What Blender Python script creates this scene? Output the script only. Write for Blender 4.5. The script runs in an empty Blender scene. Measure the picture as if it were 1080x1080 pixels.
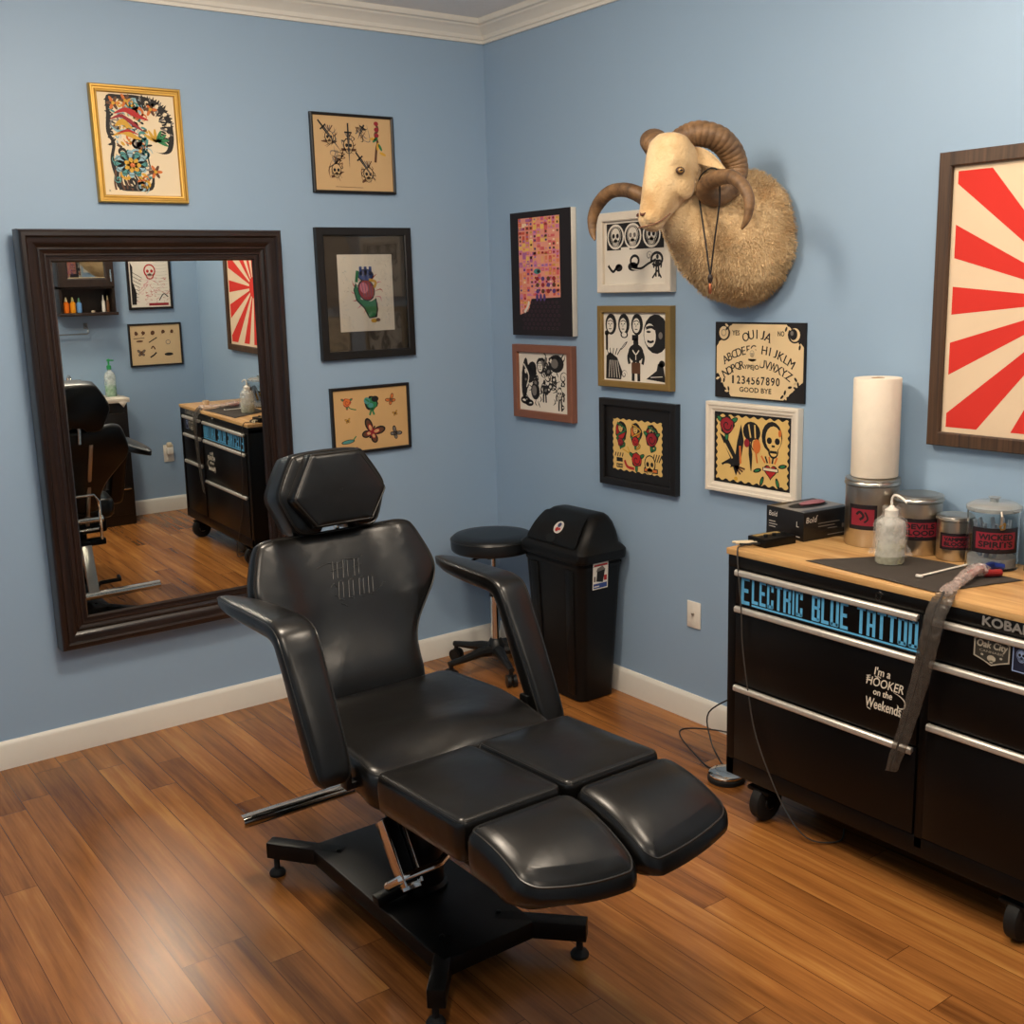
import bpy, bmesh, math, random
from mathutils import Vector, Matrix, noise
random.seed(7)
PI = math.pi
scene = bpy.context.scene
COL = scene.collection

# ------------------------------------------------------------------ materials
def lin(c):
    return tuple(((v/255)/12.92 if v/255 <= .04045 else ((v/255+.055)/1.055)**2.4) for v in c)
_mc = {}
def mat(name, rgb, rough=.5, metal=0., var=.06, nscale=30., bump=0., bscale=200., coat=0., spec=.5, trans=0., ior=1.45, alpha=1., sheen=0.):
    """procedural principled material: base colour broken up by a little noise, optional bump"""
    if name in _mc: return _mc[name]
    m = bpy.data.materials.new(name); m.use_nodes = True
    nt = m.node_tree; b = nt.nodes['Principled BSDF']
    b.inputs['Roughness'].default_value = rough; b.inputs['Metallic'].default_value = metal
    b.inputs['Specular IOR Level'].default_value = spec
    b.inputs['Coat Weight'].default_value = coat; b.inputs['Coat Roughness'].default_value = .15
    b.inputs['Transmission Weight'].default_value = trans; b.inputs['IOR'].default_value = ior
    b.inputs['Alpha'].default_value = alpha
    if sheen: b.inputs['Sheen Weight'].default_value = sheen
    tc = nt.nodes.new('ShaderNodeTexCoord')
    n = nt.nodes.new('ShaderNodeTexNoise'); n.inputs['Scale'].default_value = nscale; n.inputs['Detail'].default_value = 3
    nt.links.new(tc.outputs['Object'], n.inputs['Vector'])
    mx = nt.nodes.new('ShaderNodeMix'); mx.data_type = 'RGBA'
    l = lin(rgb)
    mx.inputs['A'].default_value = (*[v*(1-var) for v in l], 1)
    mx.inputs['B'].default_value = (*[min(1, v*(1+var)) for v in l], 1)
    nt.links.new(n.outputs['Fac'], mx.inputs['Factor']); nt.links.new(mx.outputs['Result'], b.inputs['Base Color'])
    if bump:
        n2 = nt.nodes.new('ShaderNodeTexNoise'); n2.inputs['Scale'].default_value = bscale; n2.inputs['Detail'].default_value = 4
        nt.links.new(tc.outputs['Object'], n2.inputs['Vector'])
        bp = nt.nodes.new('ShaderNodeBump'); bp.inputs['Strength'].default_value = bump; bp.inputs['Distance'].default_value = .002
        nt.links.new(n2.outputs['Fac'], bp.inputs['Height']); nt.links.new(bp.outputs['Normal'], b.inputs['Normal'])
    _mc[name] = m
    return m
def wood(name, dark, light, axis='X', scale=1., rough=.45, fine=60., coat=0.):
    """streaky wood: noise stretched along one axis"""
    if name in _mc: return _mc[name]
    m = bpy.data.materials.new(name); m.use_nodes = True; nt = m.node_tree; b = nt.nodes['Principled BSDF']
    tc = nt.nodes.new('ShaderNodeTexCoord'); mp = nt.nodes.new('ShaderNodeMapping')
    s = {'X': (2, fine, fine), 'Y': (fine, 2, fine), 'Z': (fine, fine, 2)}[axis]
    mp.inputs['Scale'].default_value = tuple(v*scale for v in s)
    n = nt.nodes.new('ShaderNodeTexNoise'); n.inputs['Scale'].default_value = 1; n.inputs['Detail'].default_value = 5; n.inputs['Roughness'].default_value = .65
    r = nt.nodes.new('ShaderNodeValToRGB')
    r.color_ramp.elements[0].position = .32; r.color_ramp.elements[0].color = (*lin(dark), 1)
    r.color_ramp.elements[1].position = .7; r.color_ramp.elements[1].color = (*lin(light), 1)
    nt.links.new(tc.outputs['Object'], mp.inputs['Vector']); nt.links.new(mp.outputs['Vector'], n.inputs['Vector'])
    nt.links.new(n.outputs['Fac'], r.inputs['Fac']); nt.links.new(r.outputs['Color'], b.inputs['Base Color'])
    bp = nt.nodes.new('ShaderNodeBump'); bp.inputs['Strength'].default_value = .15; bp.inputs['Distance'].default_value = .001
    nt.links.new(n.outputs['Fac'], bp.inputs['Height']); nt.links.new(bp.outputs['Normal'], b.inputs['Normal'])
    b.inputs['Roughness'].default_value = rough; b.inputs['Coat Weight'].default_value = coat
    _mc[name] = m
    return m

def floor_material():
    m = bpy.data.materials.new('strand_bamboo_floor'); m.use_nodes = True; nt = m.node_tree; b = nt.nodes['Principled BSDF']
    N = nt.nodes; L = nt.links
    def math_(op, a, c=None):
        n = N.new('ShaderNodeMath'); n.operation = op
        for i, v in enumerate((a, c)):
            if v is None: continue
            if isinstance(v, (int, float)): n.inputs[i].default_value = v
            else: L.new(v, n.inputs[i])
        return n.outputs[0]
    tc = N.new('ShaderNodeTexCoord'); sp = N.new('ShaderNodeSeparateXYZ'); L.new(tc.outputs['Object'], sp.inputs[0])
    W = .098
    xr = math_('DIVIDE', sp.outputs['X'], W); row = math_('FLOOR', xr); fx = math_('FRACT', xr)
    wn = N.new('ShaderNodeTexWhiteNoise'); wn.noise_dimensions = '1D'; L.new(row, wn.inputs['W'])
    yy = math_('DIVIDE', math_('ADD', sp.outputs['Y'], math_('MULTIPLY', wn.outputs['Value'], 3.1)), 1.55)
    col = math_('FLOOR', yy); fy = math_('FRACT', yy)
    pid = math_('ADD', math_('MULTIPLY', row, 13.37), math_('MULTIPLY', col, 5.71))
    wn2 = N.new('ShaderNodeTexWhiteNoise'); wn2.noise_dimensions = '1D'; L.new(pid, wn2.inputs['W'])
    def streak(sx, sy, det, off):
        c = N.new('ShaderNodeCombineXYZ')
        L.new(math_('MULTIPLY', sp.outputs['X'], sx), c.inputs[0]); L.new(math_('MULTIPLY', sp.outputs['Y'], sy), c.inputs[1])
        L.new(math_('MULTIPLY', pid, off), c.inputs[2])
        n = N.new('ShaderNodeTexNoise'); n.inputs['Scale'].default_value = 1; n.inputs['Detail'].default_value = det; n.inputs['Roughness'].default_value = .6
        L.new(c.outputs[0], n.inputs['Vector']); return n.outputs['Fac']
    s1 = streak(26, 1.8, 5, 1.7); s2 = streak(120, 2.6, 4, .9); s3 = streak(7, .8, 2, 2.3)
    f = math_('ADD', math_('MULTIPLY', s1, .75), math_('MULTIPLY', s2, .27))
    f = math_('ADD', f, math_('MULTIPLY', s3, .45)); f = math_('ADD', f, math_('MULTIPLY', wn2.outputs['Value'], .20))
    f = math_('SUBTRACT', f, .385)
    r = N.new('ShaderNodeValToRGB'); cr = r.color_ramp
    cr.elements[0].position = .14; cr.elements[0].color = (*lin((74, 38, 17)), 1)
    cr.elements[1].position = .82; cr.elements[1].color = (*lin((200, 144, 76)), 1)
    e = cr.elements.new(.36); e.color = (*lin((132, 82, 39)), 1)
    e = cr.elements.new(.56); e.color = (*lin((162, 105, 52)), 1)
    L.new(f, r.inputs['Fac'])
    g1 = math_('MINIMUM', fx, math_('SUBTRACT', 1, fx)); g2 = math_('MULTIPLY', math_('MINIMUM', fy, math_('SUBTRACT', 1, fy)), 16)
    gap = math_('LESS_THAN', math_('MINIMUM', g1, g2), .011)
    mx = N.new('ShaderNodeMix'); mx.data_type = 'RGBA'; L.new(gap, mx.inputs['Factor']); L.new(r.outputs['Color'], mx.inputs['A'])
    mx.inputs['B'].default_value = (*lin((84, 48, 22)), 1); L.new(mx.outputs['Result'], b.inputs['Base Color'])
    L.new(math_('ADD', .235, math_('MULTIPLY', s2, .03)), b.inputs['Roughness'])
    b.inputs['Specular IOR Level'].default_value = .5
    bp = N.new('ShaderNodeBump'); bp.inputs['Strength'].default_value = .12; bp.inputs['Distance'].default_value = .001
    L.new(math_('SUBTRACT', math_('MULTIPLY', s2, .12), gap), bp.inputs['Height']); L.new(bp.outputs['Normal'], b.inputs['Normal'])
    return m
def pane_material():
    m = bpy.data.materials.new('clear_pane'); m.use_nodes = True; nt = m.node_tree; nt.nodes.remove(nt.nodes['Principled BSDF'])
    t = nt.nodes.new('ShaderNodeBsdfTransparent'); g = nt.nodes.new('ShaderNodeBsdfGlossy'); g.inputs['Roughness'].default_value = .03
    fr = nt.nodes.new('ShaderNodeFresnel'); fr.inputs['IOR'].default_value = 1.5
    mx = nt.nodes.new('ShaderNodeMixShader'); nt.links.new(fr.outputs[0], mx.inputs[0]); nt.links.new(t.outputs[0], mx.inputs[1]); nt.links.new(g.outputs[0], mx.inputs[2])
    nt.links.new(mx.outputs[0], nt.nodes['Material Output'].inputs['Surface'])
    return m
def film_material(name, rgb, amount, rough=.12):
    """thin crinkled plastic: mostly clear, partly glossy and milky"""
    m = bpy.data.materials.new(name); m.use_nodes = True; nt = m.node_tree; b = nt.nodes['Principled BSDF']
    b.inputs['Base Color'].default_value = (*lin(rgb), 1); b.inputs['Roughness'].default_value = rough
    t = nt.nodes.new('ShaderNodeBsdfTransparent'); mx = nt.nodes.new('ShaderNodeMixShader')
    tc = nt.nodes.new('ShaderNodeTexCoord'); n = nt.nodes.new('ShaderNodeTexNoise'); n.inputs['Scale'].default_value = 45; n.inputs['Detail'].default_value = 3
    nt.links.new(tc.outputs['Object'], n.inputs['Vector'])
    mr = nt.nodes.new('ShaderNodeMapRange'); mr.inputs['From Min'].default_value = .3; mr.inputs['From Max'].default_value = .7
    mr.inputs['To Min'].default_value = amount*.6; mr.inputs['To Max'].default_value = min(1, amount*1.4)
    nt.links.new(n.outputs['Fac'], mr.inputs['Value'])
    bp = nt.nodes.new('ShaderNodeBump'); bp.inputs['Strength'].default_value = .6; bp.inputs['Distance'].default_value = .004
    nt.links.new(n.outputs['Fac'], bp.inputs['Height']); nt.links.new(bp.outputs['Normal'], b.inputs['Normal'])
    nt.links.new(mr.outputs['Result'], mx.inputs[0]); nt.links.new(t.outputs[0], mx.inputs[1]); nt.links.new(b.outputs[0], mx.inputs[2])
    nt.links.new(mx.outputs[0], nt.nodes['Material Output'].inputs['Surface'])
    return m

WALL = mat('blue_wall_paint', (146, 172, 198), .5, var=.015, nscale=3, bump=.12, bscale=260)
TRIMW = mat('white_trim_paint', (226, 223, 214), .4, var=.02)
CEIL = mat('ceiling_paint', (242, 242, 240), .8, var=.02)
LEATHER = mat('black_leather', (12, 11, 10), .29, var=.15, nscale=12, bump=.05, bscale=420, spec=.5)
def _creases(m):
    nt = m.node_tree; tc = nt.nodes['Texture Coordinate']; n = nt.nodes.new('ShaderNodeTexNoise'); n.inputs['Scale'].default_value = 11; n.inputs['Detail'].default_value = 2
    bp = [x for x in nt.nodes if x.type == 'BUMP'][0]; b2 = nt.nodes.new('ShaderNodeBump'); b2.inputs['Strength'].default_value = .18; b2.inputs['Distance'].default_value = .010
    nt.links.new(tc.outputs['Object'], n.inputs['Vector']); nt.links.new(n.outputs['Fac'], b2.inputs['Height']); nt.links.new(b2.outputs['Normal'], bp.inputs['Normal'])
_creases(LEATHER)
PIPING = mat('leather_piping', (30, 28, 25), .3)
STEELBLK = mat('black_powder_steel', (9, 9, 9), .42, var=.1, spec=.25)
PLASTBLK = mat('black_plastic', (17, 17, 17), .42, var=.1, bump=.05)
RUBBER = mat('black_rubber', (16, 16, 16), .7)
CHROME = mat('chrome', (225, 222, 216), .12, 1.)
STEEL = mat('brushed_steel', (190, 184, 174), .3, 1., bump=.05, bscale=90)
ALU = mat('satin_aluminium', (206, 200, 190), .38, .55)
INK = mat('black_ink', (24, 22, 22), .6)
GREY = mat('grey_ink', (118, 112, 106), .6)
RED = mat('red_ink', (176, 34, 34), .6)
CRIM = mat('crimson_ink', (146, 30, 42), .6)
GREEN = mat('green_ink', (40, 120, 74), .6)
TEAL = mat('teal_ink', (70, 136, 134), .6)
BLUEI = mat('blue_ink', (46, 72, 138), .6)
LBLUE = mat('pale_blue_ink', (140, 178, 190), .6)
GOLDI = mat('ochre_ink', (206, 158, 52), .6)
ORANGE = mat('orange_ink', (206, 110, 48), .6)
PINK = mat('pink_ink', (208, 120, 140), .6)
BROWNI = mat('brown_ink', (92, 58, 36), .6)
CREAM = mat('cream_paper', (228, 210, 178), .7, var=.04, nscale=8)
WHITEP = mat('white_paper', (226, 218, 204), .7, var=.03, nscale=8)
TANP = mat('tan_paper', (202, 168, 122), .7, var=.06, nscale=8)
YELP = mat('aged_yellow_paper', (220, 184, 112), .7, var=.08, nscale=10)
PURPLE = mat('purple_ink', (86, 58, 120), .6)
WHITEPL = mat('white_plastic', (232, 226, 214), .35)

# ------------------------------------------------------------------ mesh builder
class MB:
    def __init__(s): s.bm = bmesh.new(); s.mats = []
    def mi(s, m):
        if m not in s.mats: s.mats.append(m)
        return s.mats.index(m)
    def merge(s, tb, m, M=None):
        if M is not None: tb.transform(M)
        k = s.mi(m)
        for f in tb.faces: f.material_index = k
        me = bpy.data.meshes.new('t'); tb.to_mesh(me); tb.free(); s.bm.from_mesh(me); bpy.data.meshes.remove(me)
    def box(s, lo, hi, m, bev=.0, M=None, seg=2):
        tb = bmesh.new(); bmesh.ops.create_cube(tb, size=1)
        lo = Vector(lo); hi = Vector(hi); c = (lo+hi)/2; d = hi-lo
        for v in tb.verts: v.co = Vector((v.co.x*d.x, v.co.y*d.y, v.co.z*d.z))+c
        if bev: bmesh.ops.bevel(tb, geom=list(tb.edges), offset=min(bev, .49*min(abs(x) for x in d)), segments=seg, affect='EDGES', profile=.5)
        s.merge(tb, m, M)
    def obox(s, a, b, w, h, m, up=(0, 0, 1), bev=.003):
        """bar of section w x h from a to b"""
        a = Vector(a); b = Vector(b); d = (b-a); L = d.length; d.normalize(); up = Vector(up)
        x = d.cross(up); x.normalize(); z = x.cross(d)
        M = Matrix(((x.x, d.x, z.x, a.x), (x.y, d.y, z.y, a.y), (x.z, d.z, z.z, a.z), (0, 0, 0, 1)))
        s.box((-w/2, 0, -h/2), (w/2, L, h/2), m, bev, M)
    def loft(s, rings, m, cap=True, closed=True):
        bm = s.bm; k = s.mi(m); R = [[bm.verts.new(p) for p in r] for r in rings]; n = len(R[0])
        for a, b in zip(R, R[1:]):
            for i in range(n if closed else n-1):
                j = (i+1) % n
                try:
                    f = bm.faces.new((a[i], a[j], b[j], b[i])); f.material_index = k
                except ValueError: pass
        if cap and closed:
            for r, rev in ((R[0], True), (R[-1], False)):
                try:
                    f = bm.faces.new(list(reversed(r)) if rev else r); f.material_index = k
                except ValueError: pass
        return R
    def tube(s, pts, r, m, n=10, cap=True, flat=None):
        pts = [Vector(p) for p in pts]; rings = []; up = Vector((0, 0, 1))
        prev = None
        for i, p in enumerate(pts):
            t = (pts[min(i+1, len(pts)-1)]-pts[max(i-1, 0)]).normalized()
            if prev is None:
                a = t.cross(up)
                if a.length < 1e-3: a = t.cross(Vector((1, 0, 0)))
            else: a = prev-t*prev.dot(t)
            a.normalize(); prev = a; b = t.cross(a)
            rr = r[i] if isinstance(r, (list, tuple)) else r
            rings.append([p+a*math.cos(q)*rr+b*math.sin(q)*rr*(flat or 1) for q in [2*PI*j/n for j in range(n)]])
        s.loft(rings, m, cap)
    def lathe(s, prof, c, m, n=28, axis='Z', cap=True):
        c = Vector(c); rings = []
        for r, h in prof:
            ring = []
            for j in range(n):
                q = 2*PI*j/n; a, b = math.cos(q)*max(r, 1e-4), math.sin(q)*max(r, 1e-4)
                ring.append(c+Vector({'Z': (a, b, h), 'X': (h, a, b), 'Y': (b, h, a)}[axis]))
            rings.append(ring)
        s.loft(rings, m, cap)
    def prism(s, pts, d, m, bev=0.):
        """polygon (list of 3-D points) extruded by vector d"""
        tb = bmesh.new(); vs = [tb.verts.new(p) for p in pts]; f = tb.faces.new(vs)
        r = bmesh.ops.extrude_face_region(tb, geom=[f]); bmesh.ops.translate(tb, verts=[g for g in r['geom'] if isinstance(g, bmesh.types.BMVert)], vec=Vector(d))
        bmesh.ops.recalc_face_normals(tb, faces=tb.faces)
        if bev: bmesh.ops.bevel(tb, geom=list(tb.edges), offset=bev, segments=2, affect='EDGES', profile=.5)
        s.merge(tb, m)
    def sphere(s, c, r, m, sc=(1, 1, 1), u=20, v=12):
        tb = bmesh.new(); bmesh.ops.create_uvsphere(tb, u_segments=u, v_segments=v, radius=r)
        for q in tb.verts: q.co = Vector((q.co.x*sc[0], q.co.y*sc[1], q.co.z*sc[2]))+Vector(c)
        s.merge(tb, m)

ORG = {}
def obj(name, mb, parent=None, org=None, angle=35, recalc=True):
    me = bpy.data.meshes.new(name)
    if recalc: bmesh.ops.recalc_face_normals(mb.bm, faces=mb.bm.faces)
    po = ORG.get(parent.name, Vector((0, 0, 0))) if parent else Vector((0, 0, 0))
    org = Vector(org) if org is not None else po.copy()
    bmesh.ops.translate(mb.bm, verts=mb.bm.verts, vec=-org)
    for f in mb.bm.faces: f.smooth = True
    mb.bm.to_mesh(me); mb.bm.free()
    for m in mb.mats: me.materials.append(m)
    me.set_sharp_from_angle(angle=math.radians(angle))
    o = bpy.data.objects.new(name, me); COL.objects.link(o)
    if parent: o.parent = parent
    o.location = org-po; ORG[o.name] = org
    return o
def tag(o, label, cat, group=None):
    o['label'] = label; o['category'] = cat
    if group: o['group'] = group
    return o
def thing(name, label, cat, loc, group=None):
    o = bpy.data.objects.new(name, None); o.empty_display_size = .1; COL.objects.link(o); o.location = loc; ORG[o.name] = Vector(loc)
    return tag(o, label, cat, group)
def struct(name, mb, **k):
    o = obj(name, mb, **k); o['kind'] = 'structure'; return o

def catmull(pts, n=6, closed=False):
    out = []; P = [Vector(p) for p in pts]; N = len(P)
    for i in range(N if closed else N-1):
        if closed: a, b, c, d = P[i-1], P[i], P[(i+1) % N], P[(i+2) % N]
        else: a, b, c, d = P[max(i-1, 0)], P[i], P[i+1], P[min(i+2, N-1)]
        for k in range(n):
            t = k/n
            out.append(.5*((2*b)+(c-a)*t+(2*a-5*b+4*c-d)*t*t+(3*b-a-3*c+d)*t**3))
    if not closed: out.append(P[-1])
    return out

# ------------------------------------------------------------------ flat drawings (ink on paper)
_tx = {}
def glyphs(s):
    """triangles of a string, normalised to x 0..1, y 0..1; plus its aspect"""
    if s in _tx: return _tx[s]
    cu = bpy.data.curves.new('txt', 'FONT'); cu.body = s; cu.size = 1; cu.resolution_u = 3; cu.fill_mode = 'FRONT'
    o = bpy.data.objects.new('txt', cu); COL.objects.link(o); bpy.context.view_layer.update()
    me = bpy.data.meshes.new_from_object(o.evaluated_get(bpy.context.evaluated_depsgraph_get()))
    vs = [v.co.copy() for v in me.vertices]; fs = [list(p.vertices) for p in me.polygons]
    bpy.data.objects.remove(o); bpy.data.curves.remove(cu); bpy.data.meshes.remove(me)
    x0 = min(v.x for v in vs); x1 = max(v.x for v in vs); y0 = min(v.y for v in vs); y1 = max(v.y for v in vs)
    _tx[s] = ([((v.x-x0)/(x1-x0), (v.y-y0)/max(1e-6, y1-y0)) for v in vs], fs, (x1-x0)/max(1e-6, y1-y0))
    return _tx[s]
class Canvas:
    def __init__(s, O, U, V, mb=None, step=.00025):
        s.O = Vector(O); s.U = Vector(U).normalized(); s.V = Vector(V).normalized(); s.N = s.U.cross(s.V); s.mb = mb or MB(); s.step = step; s.warp = None
    def P(s, u, v, l=0):
        p = s.O+s.U*u+s.V*v+s.N*(l*s.step)
        return p+s.N*s.warp(u, v) if s.warp else p
    def poly(s, pts, m, l=1):
        try:
            f = s.mb.bm.faces.new([s.mb.bm.verts.new(s.P(u, v, l)) for u, v in pts]); f.material_index = s.mb.mi(m)
        except ValueError: pass
    def rect(s, u0, v0, u1, v1, m, l=1): s.poly([(u0, v0), (u1, v0), (u1, v1), (u0, v1)], m, l)
    def ell(s, u, v, a, b, m, l=1, rot=0, n=16, wob=0):
        c, d = math.cos(rot), math.sin(rot); pts = []
        for i in range(n):
            q = 2*PI*i/n; k = 1+(random.uniform(-wob, wob) if wob else 0); x, y = a*math.cos(q)*k, b*math.sin(q)*k
            pts.append((u+x*c-y*d, v+x*d+y*c))
        s.poly(pts, m, l)
    def ring(s, u, v, a, b, w, m, l=1, n=20):
        for i in range(n):
            q0, q1 = 2*PI*i/n, 2*PI*(i+1)/n
            s.poly([(u+math.cos(q0)*a, v+math.sin(q0)*b), (u+math.cos(q1)*a, v+math.sin(q1)*b), (u+math.cos(q1)*(a-w), v+math.sin(q1)*(b-w)), (u+math.cos(q0)*(a-w), v+math.sin(q0)*(b-w))], m, l)
    def stroke(s, pts, w, m, l=1, smooth=True, taper=False):
        P = [Vector((p[0], p[1], 0)) for p in pts]
        if smooth and len(P) > 2: P = catmull(P, 4)
        n = len(P); Lf = []; Rt = []
        for i, p in enumerate(P):
            t = (P[min(i+1, n-1)]-P[max(i-1, 0)])
            if t.length < 1e-9: t = Vector((1, 0, 0))
            t.normalize(); k = w/2*((1-.85*abs(2*i/(n-1)-1)) if taper else 1)
            Lf.append((p.x-t.y*k, p.y+t.x*k)); Rt.append((p.x+t.y*k, p.y-t.x*k))
        for i in range(n-1): s.poly([Rt[i], Rt[i+1], Lf[i+1], Lf[i]], m, l)
    def text(s, t, u, v, h, m, l=1, w=None, f=None, slant=0, bold=0):
        """text with its lower left corner at (u,v); f maps local (x,y) to (u,v)"""
        vs, fs, asp = glyphs(t); w = w or h*asp
        if bold:
            for q in (-1, 1): s.text(t, u+q*bold, v, h, m, l+.1*q, w, f, slant)
            for q in (-1, 1): s.text(t, u, v+q*bold, h, m, l+.2*q, w, f, slant)
        V = []
        for x, y in vs:
            X, Y = x*w+y*h*slant, y*h
            uu, vv = f(X, Y) if f else (u+X, v+Y)
            V.append(s.mb.bm.verts.new(s.P(uu, vv, l)))
        k = s.mb.mi(m)
        for q in fs:
            try:
                g = s.mb.bm.faces.new([V[i] for i in q]); g.material_index = k
            except ValueError: pass
    def textarc(s, ch, h, w, px, py, t, m, l):
        for q in (-.0007, 0, .0007): s.text(ch, 0, 0, h, m, l+q*200, w, f=lambda X, Y: (px+(X+q-w/2)*math.cos(t)-Y*math.sin(t), py+(X+q-w/2)*math.sin(t)+Y*math.cos(t)))
    # ---- generic tattoo-flash motifs
    def skull(s, u, v, r, ink=INK, fill=CREAM, l=1, rot=0):
        s.ell(u, v, r*.95, r*1.05, ink, l); s.ell(u, v-r*.85, r*.6, r*.5, ink, l)
        s.ell(u, v+r*.03, r*.8, r*.88, fill, l+1); s.ell(u, v-r*.85, r*.48, r*.4, fill, l+1)
        for k in (-1, 1): s.ell(u+k*r*.36, v-r*.05, r*.25, r*.28, ink, l+2)
        s.poly([(u-r*.12, v-r*.5), (u+r*.12, v-r*.5), (u, v-r*.22)], ink, l+2)
        for k in range(-2, 3): s.stroke([(u+k*r*.16, v-r*.75), (u+k*r*.16, v-r*1.1)], r*.05, ink, l+2)
    def rose(s, u, v, r, a=RED, b=INK, l=1, leaf=GREEN):
        for k in range(3):
            q = k*2.1+.5; s.ell(u+math.cos(q)*r*1.05, v+math.sin(q)*r*1.05, r*.6, r*.28, b, l, q); s.ell(u+math.cos(q)*r*1.05, v+math.sin(q)*r*1.05, r*.48, r*.18, leaf, l+1, q)
        s.ell(u, v, r, r*.95, b, l+2, wob=.12); s.ell(u, v, r*.86, r*.82, a, l+3, wob=.12)
        s.stroke([(u+math.cos(t)*r*(.1+t*.09), v+math.sin(t)*r*(.1+t*.09)) for t in [i*.8 for i in range(9)]], r*.12, b, l+4)
    def butterfly(s, u, v, r, a=ORANGE, b=BROWNI, l=1, rot=0.):
        c, d = math.cos(rot), math.sin(rot)
        def R(x, y): return (u+(x*c-y*d)*r, v+(x*d+y*c)*r)
        for k in (-1, 1):
            for (x, y, aa, bb, q) in ((.55, .42, .6, .34, .7), (.42, -.38, .42, .32, -.6)):
                cx, cy = R(k*x, y); s.ell(cx, cy, aa*r, bb*r, b, l, rot+k*q); s.ell(cx, cy, aa*r*.72, bb*r*.62, a, l+1, rot+k*q)
                s.stroke([R(k*.05, 0), (cx, cy)], r*.06, b, l+2)
        s.stroke([R(0, .55), R(0, -.55)], r*.14, b, l+3)
    def heart(s, u, v, r, m, l=1):
        s.poly([(u+r*(16*math.sin(t)**3)/16, v+r*(13*math.cos(t)-5*math.cos(2*t)-2*math.cos(3*t)-math.cos(4*t))/16) for t in [2*PI*i/24 for i in range(24)]], m, l)
    def figure(s, u, v, r, m=INK, l=1, fill=None):
        """a small standing figure"""
        s.ell(u, v+r*.8, r*.18, r*.22, m, l); s.poly([(u-r*.35, v+r*.55), (u+r*.35, v+r*.55), (u+r*.2, v-r*.1), (u-r*.2, v-r*.1)], m, l)
        for k in (-1, 1):
            s.stroke([(u+k*r*.33, v+r*.5), (u+k*r*.52, v+r*.15), (u+k*r*.45, v-r*.2)], r*.17, m, l)
            s.stroke([(u+k*r*.12, v-r*.05), (u+k*r*.18, v-r*.5), (u+k*r*.2, v-r)], r*.2, m, l)
        if fill: s.ell(u, v+r*.3, r*.14, r*.16, fill, l+1)
    def face(s, u, v, r, ink=INK, fill=CREAM, l=1, hair=True, rot=0):
        """portrait head: dark hair mass with a pale face"""
        s.ell(u, v, r, r*1.25, ink, l, rot); s.ell(u-r*.12, v-r*.12, r*.62, r*.85, fill, l+1, rot)
        for k in (-1, 1): s.ell(u-r*.12+k*r*.26, v+r*.05, r*.12, r*.07, ink, l+2)
        s.stroke([(u-r*.12, v), (u-r*.16, v-r*.3)], r*.08, ink, l+2); s.stroke([(u-r*.35, v-r*.55), (u+r*.1, v-r*.55)], r*.1, ink, l+2)
        s.stroke([(u-r*.55, v+r*.3), (u, v+r*.45), (u+r*.4, v+r*.2)], r*.1, ink, l+2)
    def swirl(s, u, v, r, m=INK, l=1, turns=1.4, w=.22, ph=0):
        s.stroke([(u+math.cos(t+ph)*r*(1-t/(turns*2*PI+1)), v+math.sin(t+ph)*r*(1-t/(turns*2*PI+1))) for t in [i*turns*2*PI/14 for i in range(15)]], r*w, m, l, taper=True)
    def dagger(s, a, b, w, m=INK, l=1, edge=GREY):
        ax, ay = a; bx, by = b; dx, dy = bx-ax, by-ay; L = math.hypot(dx, dy); nx, ny = -dy/L, dx/L
        s.poly([(ax+nx*w/2, ay+ny*w/2), (ax-nx*w/2, ay-ny*w/2), (bx, by)], m, l)
        s.stroke([(ax-nx*w*1.3-dx*.02, ay-ny*w*1.3-dy*.02), (ax+nx*w*1.3-dx*.02, ay+ny*w*1.3-dy*.02)], w*.5, m, l+1)
        s.stroke([(ax, ay), (ax-dx*.28, ay-dy*.28)], w*.55, m, l+1); s.stroke([(ax, ay), (ax+dx*.85, ay+dy*.85)], w*.15, edge, l+1)
    def wavy(s, u0, v0, u1, v1, amp, k, m, l=1):
        """deckled paper: rectangle with a wavy edge"""
        pts = []; n = 10*k
        for i in range(n): pts.append((u0+(u1-u0)*i/n, v0+amp*math.sin(2*PI*k*i/n)))
        for i in range(n): pts.append((u1+amp*math.sin(2*PI*k*i/n), v0+(v1-v0)*i/n))
        for i in range(n): pts.append((u1-(u1-u0)*i/n, v1+amp*math.sin(2*PI*k*i/n)))
        for i in range(n): pts.append((u0+amp*math.sin(2*PI*k*i/n), v1-(v1-v0)*i/n))
        s.poly(pts, m, l)

# ------------------------------------------------------------------ the room
RD = 3.87          # depth from mirror wall to the facing wall
XL, YH, ZC = -3.75, -5.6, 2.90
def slab(name, lo, hi, m):
    b = MB(); b.box(lo, hi, m); return struct(name, b)
fb = MB(); fb.box((XL, YH, -.05), (0, 0, 0), floor_material()); struct('floor', fb)
slab('ceiling', (XL, YH, ZC), (0, 0, ZC+.05), CEIL)
slab('wall_mirror_side', (XL-.1, 0, 0), (.1, .1, ZC), WALL)
slab('wall_ram_side', (0, YH, 0), (.1, 0, ZC), WALL)
slab('wall_far', (XL-.1, YH, 0), (XL, 0, ZC), WALL)
slab('wall_hall', (XL-.1, YH-.1, 0), (.1, YH, ZC), WALL)
bw = MB(); bw.box((-1.12, -RD-.10, 0), (0, -RD, ZC), WALL); struct('wall_sink_side', bw)
bw = MB(); bw.box((XL, -RD-.12, 2.45), (-1.12, -RD, ZC), WALL); struct('wall_over_doorway', bw)

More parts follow.
